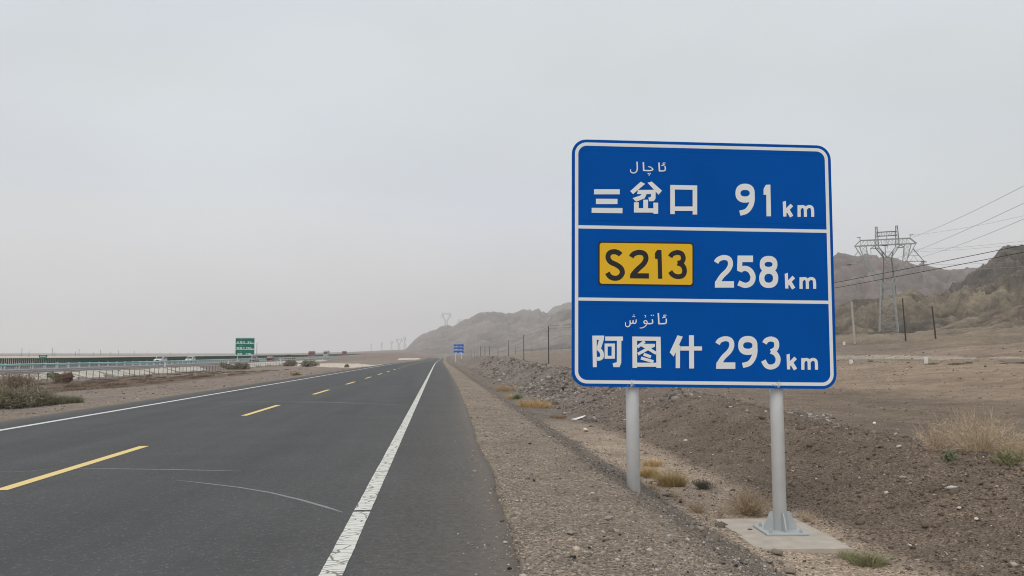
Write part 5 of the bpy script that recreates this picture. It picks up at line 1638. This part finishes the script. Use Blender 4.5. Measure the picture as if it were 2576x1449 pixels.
plant("shrub", "green climbing shrub against the pale concrete slope", "shrub", 137, 955, 26, 16, DULLG, 'twig', 110, 29, G3, .02, 4)
plant("shrub", "round olive bush standing right of the dark red car", "shrub", 730, 921, 25, 13, [(.25, .22, .15), (.20, .175, .12)], 'twig', 160, 30, G3, .03, 3)
plant("shrub", "darker green bush right of the round olive one", "shrub", 776, 922, 34, 13, DULLG, 'twig', 130, 31, G3, .03, 3)
plant("shrub", "low brown bush under the green expressway sign", "shrub", 606, 929, 40, 11, [(.25, .22, .15), (.20, .175, .12)], 'twig', 160, 32, G3, .03, 3)
plant("shrub", "small green shrub left of the green sign's posts", "shrub", 570, 929, 30, 11, DULLG, 'twig', 90, 33, G3, .03, 3)
plant("shrub", "straw coloured shrub on the brown verge near the far road bend", "shrub", 742, 944, 26, 6, BROWN, 'twig', 50, 34, G3, .022, 3)
plant("shrub", "dark distant bush behind the barrier, left of the pair", "shrub", 692, 897, 12, 8, [(.11, .085, .065)], 'twig', 80, 35, G3, .09, 3, depth=330)
plant("shrub", "dark distant bush behind the barrier, right of the pair", "shrub", 728, 896, 22, 8, [(.12, .09, .07), (.09, .09, .06)], 'twig', 120, 36, G3, .09, 3, depth=340)
plant("shrub", "little bush on the pale track by the road", "shrub", 873, 924, 8, 7, [(.24, .21, .15)], 'twig', 26, 37, G3, .03, 3)
plant("weed", "flat green patch right of the white stub on the bank", "weed", 2345, 917, 34, 5, [(.26, .25, .17)], n=500, seed=38, width=.05)
plant("weed", "second flat green patch farther right on the bank", "weed", 2408, 917, 42, 5, [(.26, .25, .17)], n=600, seed=39, width=.05)

# ground-hugging scrub belt beyond the left shoulder: nobody could count it
r_ = np.random.default_rng(50)
V_, F_, C_ = [], [], []
off = 0
for i in range(900):
    yv = 24 + 120 * r_.uniform(0, 1) ** 1.3
    xv = -(21 + .02 * yv) - r_.uniform(0, 1) ** .8 * 20
    if r_.uniform() > .55 + .45 * float(fbm(np.array([xv]), np.array([yv]), 6, 2, 9)[0]): continue
    cols = [(.14, .095, .062), (.11, .075, .05), (.17, .12, .08)] if r_.uniform() < .75 else ([(.20, .165, .10), (.24, .19, .12)] if r_.uniform() < .6 else [(.10, .10, .06)])
    v, f, c = blades(60, r_.uniform(.25, .8), r_.uniform(.12, .42), cols, .8, .013, .6, int(r_.integers(1e6)))
    v = v.copy(); v[:, 2] += ground(xv + v[:, 0], yv + v[:, 1]); v[:, 0] += xv; v[:, 1] += yv
    V_.append(v); F_.append(f + off); C_.append(c); off += len(v)
tag(mesh_np("scrub", np.concatenate(V_), np.concatenate(F_), M['blade'], colors=np.clip(np.concatenate(C_), .01, .8)), "low dry brown scrub between the road shoulder and the wire fence", "scrub", kind='stuff')

# ------------------------------------------------------------------ stones
TEMPL = []
ico = bmesh.new(); bmesh.ops.create_icosphere(ico, subdivisions=1, radius=1.0)
ico_v = np.array([v.co for v in ico.verts]); ico_f = np.array([[v.index for v in f.verts] for f in ico.faces]); ico.free()
for s in range(12):
    r_ = np.random.default_rng(900 + s)
    # cut an icosphere by random planes: angular chips
    v = ico_v.copy()
    for _ in range(5):
        nrm = r_.normal(size=3); nrm /= np.linalg.norm(nrm); dd = r_.uniform(.45, .8)
        k = v @ nrm - dd
        v = v - np.clip(k, 0, None)[:, None] * nrm[None]
    TEMPL.append(v * r_.uniform(.8, 1.1, 3))

def scatter(name, P, size, cols, label, seed, flat=.62):
    r_ = np.random.default_rng(seed)
    n = len(P); nv = len(ico_v)
    ti = r_.integers(0, len(TEMPL), n)
    T = np.array(TEMPL)[ti]                                   # n,nv,3
    sc_ = size[:, None] * r_.uniform(.65, 1.35, (n, 3)); sc_[:, 2] *= flat
    T = T * sc_[:, None, :]
    a = r_.uniform(0, 2 * np.pi, n); tl = r_.normal(0, .35, n)
    ca, sa, ct, st = np.cos(a), np.sin(a), np.cos(tl), np.sin(tl)
    x, y_, z = T[..., 0], T[..., 1], T[..., 2]
    y2, z2 = y_ * ct[:, None] - z * st[:, None], y_ * st[:, None] + z * ct[:, None]
    x3, y3 = x * ca[:, None] - y2 * sa[:, None], x * sa[:, None] + y2 * ca[:, None]
    V = np.stack([x3 + P[:, 0:1], y3 + P[:, 1:2], z2 + P[:, 2:3] + .18 * sc_[:, 2:3]], -1).reshape(-1, 3)
    Fc = (ico_f[None] + (np.arange(n) * nv)[:, None, None]).reshape(-1, 3)
    C_ = np.repeat(cols, nv, axis=0)
    return tag(mesh_np(name, V, Fc, M['stone'], colors=np.clip(C_, .01, .8)), label, "gravel", kind='stuff')

def sample(n, seed, azr, rrange, keep):
    r_ = np.random.default_rng(seed)
    a = np.radians(r_.uniform(*azr, n)) + YAW
    r = np.exp(r_.uniform(math.log(rrange[0]), math.log(rrange[1]), n))
    x, y = np.sin(a) * r, np.cos(a) * r
    xs = x - road_shift(y)
    m = r_.uniform(0, 1, n) < keep(x, y, xs, r)
    x, y, r = x[m], y[m], r[m]
    return np.stack([x, y, ground(x, y)], 1), r, r_

# shoulder and embankment gravel
def keep_sh(x, y, xs, r):
    ed = xs - np.interp(y, [-40, 0, 4, 10, 14, 20, 40, 80, 400, 1000], [.5, .5, .52, .68, .66, .78, .95, 1.05, 1.1, 1.1])
    d = np.where(ed > 0, 1.0, .30 * np.clip(1 + ed / .55, 0, 1) ** 2)
    patch = .45 + .55 * smooth01(fbm(x, y, .9, 3, 700) * 1.2 + .5)
    slope = np.where(xs > 1.9, 1.0, .62)
    return d * patch * slope * (xs < 3.75)
P, r, r_ = sample(170000, 1, (-14, 36), (3.6, 34), keep_sh)
size = np.clip(np.exp(r_.normal(math.log(.0058), .50, len(P))), .0025, .045) * (1 + r / 26)
P[:, 2] = np.where(P[:, 2] < -.035, np.where(P[:, 0] < 1.2, 0.0, P[:, 2]), P[:, 2])
big = r_.uniform(0, 1, len(P)) < .012; size[big] *= 2.2
base = np.where((P[:, 0] > 2.05)[:, None], np.array([[.215, .183, .150]]), np.array([[.288, .238, .188]]))
cols = base * np.exp(r_.normal(0, .28, (len(P), 1)))
w = r_.uniform(0, 1, len(P)); cols[w < .05] = (.48, .44, .39); cols[w > .975] = (.035, .033, .032)
cols[(w > .05) & (w < .14)] *= np.array([.88, .93, 1.02])
scatter("gravel", P, size, cols, "loose grey and tan gravel on the road shoulder and embankment", 2)
# berm rubble, clods and pebbles
def keep_b(x, y, xs, r):
    return smooth01((xs - 4.6) / .9) * smooth01((15 - xs) / 3) * (.35 + .65 * smooth01(fbm(x, y, 1.1, 3, 720) * 1.3 + .45))
P, r, r_ = sample(90000, 3, (-8, 40), (6, 75), keep_b)
size = np.clip(np.exp(r_.normal(math.log(.0095), .52, len(P))), .004, .06) * (1 + r / 24)
farb = smooth01((P[:, 1] - 30) / 25)[:, None]
base = np.array([[.157, .121, .092]]) * (1 - farb) + np.array([[.205, .172, .148]]) * farb
cols = base * np.exp(r_.normal(0, .22, (len(P), 1)))
w = r_.uniform(0, 1, len(P)); cols[w < .045] = (.42, .385, .34); cols[w < .012] = (.56, .53, .48)
scatter("rubble", P, size, cols, "brown clods and pebbles over the berm beyond the ditch", 4)
def keep_r(x, y, xs, r):
    return smooth01((xs - 4.6) / .8) * smooth01((16 - xs) / 5) * smooth01((r - 24) / 8) * smooth01(fbm(x, y, 5, 3, 760) * 1.6 + .55)
P, r, r_ = sample(60000, 13, (-4, 22), (24, 130), keep_r)
size = np.clip(np.exp(r_.normal(math.log(.045), .55, len(P))), .02, .30) * (.7 + r / 90)
cols = np.array([[.205, .176, .155]]) * np.exp(r_.normal(0, .34, (len(P), 1)))
w = r_.uniform(0, 1, len(P)); cols[w < .05] = (.42, .38, .34)
scatter("rubble", P, size, cols, "heaps of broken grey stones along the far part of the berm", 14)
# sparse stones in the ditch, left verge and right slopes
def keep_o(x, y, xs, r):
    d = .5 * ((xs > 3.6) & (xs < 5)) + .5 * ((xs < -10.2) & (xs > -22)) + .9 * (xs > 13)
    return d * (.3 + .7 * smooth01(fbm(x, y, 2.5, 3, 740) + .4))
P, r, r_ = sample(60000, 5, (-36, 38), (8, 120), keep_o)
size = np.clip(np.exp(r_.normal(math.log(.010), .5, len(P))), .004, .035) * (1 + r / 26)
cols = np.array([[.205, .168, .136]]) * np.exp(r_.normal(0, .42, (len(P), 1)))
scatter("pebbles", P, size, cols, "scattered stones on the open brown ground", 6)

def rock(label, px, py, w, h, col, seed, name="rock", cat="rock", depth=None, dz=0.0, mat=None, group=None):
    p, d = gp(px, py)
    s = d / F
    r_ = np.random.default_rng(seed)
    bm = bmesh.new(); bmesh.ops.create_icosphere(bm, subdivisions=3, radius=1.0)
    v = np.array([x.co for x in bm.verts]); f = np.array([[x.index for x in k.verts] for k in bm.faces]); bm.free()
    for _ in range(9):
        nrm = r_.normal(size=3); nrm /= np.linalg.norm(nrm); dd = r_.uniform(.5, .85)
        v = v - np.clip(v @ nrm - dd, 0, None)[:, None] * nrm[None]
    v = v * (1 + .06 * fbm(v[:, 0] * 3 + seed, v[:, 1] * 3 + v[:, 2] * 2, 1, 3, seed))[:, None]
    v = v * np.array([w * s / 2, w * s / 2 * .8, h * s / 2])
    v[:, 2] += h * s * .36
    o = mesh_np(name, v, f, mat or M['stone'], colors=np.tile(np.array(col), (len(v), 1)))
    o.location = p + Vector((0, 0, dz)); o.rotation_euler = (0, 0, r_.uniform(0, 6))
    return tag(o, label, cat, group)
RK = "loose rocks around the sign"
rock("dark cubic stone on the footing left of the base plate", 1887, 1340, 15, 13, (.105, .085, .075), 1, dz=.0, group=RK)
rock("pinkish flat stone on the embankment left of the footing", 1757, 1336, 33, 17, (.30, .235, .195), 2, group=RK)
rock("small pale stone right of the pinkish flat stone", 1790, 1337, 17, 11, (.33, .275, .235), 3, group=RK)
rock("large greyish buried stone at the slope edge below the footing", 1958, 1396, 36, 20, (.24, .205, .17), 4, group=RK)
rock("grey flat stone lower on the embankment slope", 1936, 1418, 30, 14, (.27, .245, .22), 5, group=RK)
rock("long dark sided stone at the embankment foot near the bottom edge", 1985, 1442, 36, 17, (.23, .195, .16), 6, group=RK)
rock("dusty rounded stone on the slope below the left post", 1437 + 0, 1276 + 70, 26, 14, (.31, .27, .225), 7, group=RK)
rock("pale pink slab stone on the slope below the left post", 1533, 1309, 24, 14, (.36, .29, .245), 8, group=RK)
rock("dark small stone left of the dusty shrub by the ditch", 1712, 1265, 12, 8, (.12, .10, .085), 9, group=RK)
rock("flat brown slab lying in the ditch near the sprig", 1672, 1247, 44, 9, (.30, .25, .20), 10, group=RK)
rock("white pebble on the dark berm right of the footing", 2162, 1254 - 50, 9, 7, (.66, .62, .55), 11, group=RK)
rock("white oval pebble in the middle of the berm face", 2413, 1280, 16, 7, (.66, .61, .54), 12, group=RK)
rock("twin white pebbles low on the berm", 2288, 1373, 12, 7, (.68, .65, .60), 13, group=RK)
rock("white round stone behind the berm crest", 2200, 1068, 10, 9, (.75, .73, .70), 14, group=RK)
rock("pale lump on the berm's right part", 2456, 1308, 12, 8, (.60, .56, .50), 15, group=RK)
rock("black lump of tar lying on the gravel shoulder at the bottom edge", 1440, 1404, 21, 9, (.02, .02, .02), 16, "tar_lump", "tar lump", mat=M['tar'], group="tar lumps")
rock("black tar crumb on the asphalt near the edge line's right", 1240, 1344, 11, 8, (.02, .02, .02), 17, "tar_lump", "tar lump", mat=M['tar'], group="tar lumps")
rock("small black tar crumb higher on the pavement edge", 1206, 1265, 8, 6, (.02, .02, .02), 18, "tar_lump", "tar lump", mat=M['tar'], group="tar lumps")
rock("black tar crumb on the gravel right of the pavement edge", 1344, 1211, 9, 7, (.02, .02, .02), 19, "tar_lump", "tar lump", mat=M['tar'], group="tar lumps")
rock("yellowish foam lump in the ditch left of the sign", 1473, 1086, 20, 11, (.7, .66, .54), 20, "foam_lump", "litter", mat=M['foam'])
rock("fallen dark rubble heap on the bank at the right edge", 2548, 914, 90, 12, (.20, .165, .135), 21, group="rubble on the right bank")
rock("dark boulder left of the rubble heap on the bank", 2437, 914, 18, 7, (.20, .165, .135), 22, group="rubble on the right bank")
rock("low broken stones on the bank near the sign's edge", 2190, 910, 26, 5, (.18, .148, .12), 23, group="rubble on the right bank")
# white plastic piece
p, d = gp(1455, 1056); s = d / F
o = MB().prism([(-18 * s, -3 * s), (-8 * s, -1 * s), (14 * s, 6 * s), (19 * s, 7 * s), (12 * s, 2 * s), (-6 * s, -4 * s)], (1, 0, 0), (0, .5, .85), (0, .03, .01), p + Vector((0, 0, 4 * s))).build("plastic_scrap", M['plastic_white'])
tag(o, "bright white plastic scrap lying in the ditch left of the sign", "litter")
# plastic bottle lying down
p, d = gp(1663, 1221); s = d / F
bt = tag(empty("plastic_bottle", p + Vector((0, 0, .034)), rad(12)), "small plastic bottle with a violet label in front of the olive clump", "bottle")
RY_ = Matrix.Rotation(rad(90), 3, 'Y')
MB().lathe((0, 0, 0), [(.02, -.1), (.032, -.09), (.033, -.01), (.030, 0), (.033, .02), (.033, .06), (.02, .088), (.013, .095), (.013, .105)], 14, RY_).build("body", M['bottle'], bt, smooth=True)
MB().lathe((0, 0, 0), [(.0338, .015), (.0338, .06)], 14, RY_).build("label", M['bottle_label'], bt)
MB().lathe((0, 0, 0), [(.016, .103), (.016, .12)], 10, RY_).build("cap", M['plastic_white'], bt)
# dry twigs on the berm
for px, py, a, L_, lab in ((2380, 1395, 70, .14, "pale dry stick lying low on the berm"), (2105, 1075, 20, .25, "pale stick on the berm crest"), (2050, 1410, -10, .16, "pale splinter on the sand in front of the footing")):
    p, d = gp(px, py)
    v = Vector((math.cos(rad(a)), math.sin(rad(a)), .05)) * L_ / 2
    tag(MB().tube([p - v + Vector((0, 0, .012)), p + Vector((0, 0, .02)), p + v + Vector((0, 0, .014))], .008, .005, 6).build("stick", plain("stick_wood", (.46, .37, .26), .9)), lab, "stick")

# ------------------------------------------------------------------ haze: dusty air round the whole scene
hm = bpy.data.materials.new("haze_air"); hm.use_nodes = True
hn = hm.node_tree.nodes; hn.clear()
ho = hn.new("ShaderNodeOutputMaterial"); hv_ = hn.new("ShaderNodeVolumePrincipled")
hv_.inputs["Color"].default_value = (.97, .96, .95, 1)
hv_.inputs["Density"].default_value = 2.9e-4
hv_.inputs["Anisotropy"].default_value = 0.0
hm.node_tree.links.new(hv_.outputs[0], ho.inputs["Volume"])
zmin = min(float(gz.min()), -2.0) - 1.0
hz_o = MB().box((0, 0, (zmin + 260) / 2), (12600, 12600, 260 - zmin)).build("haze", hm)
tag(hz_o, "pale dusty haze over the plain", "haze", kind='stuff')
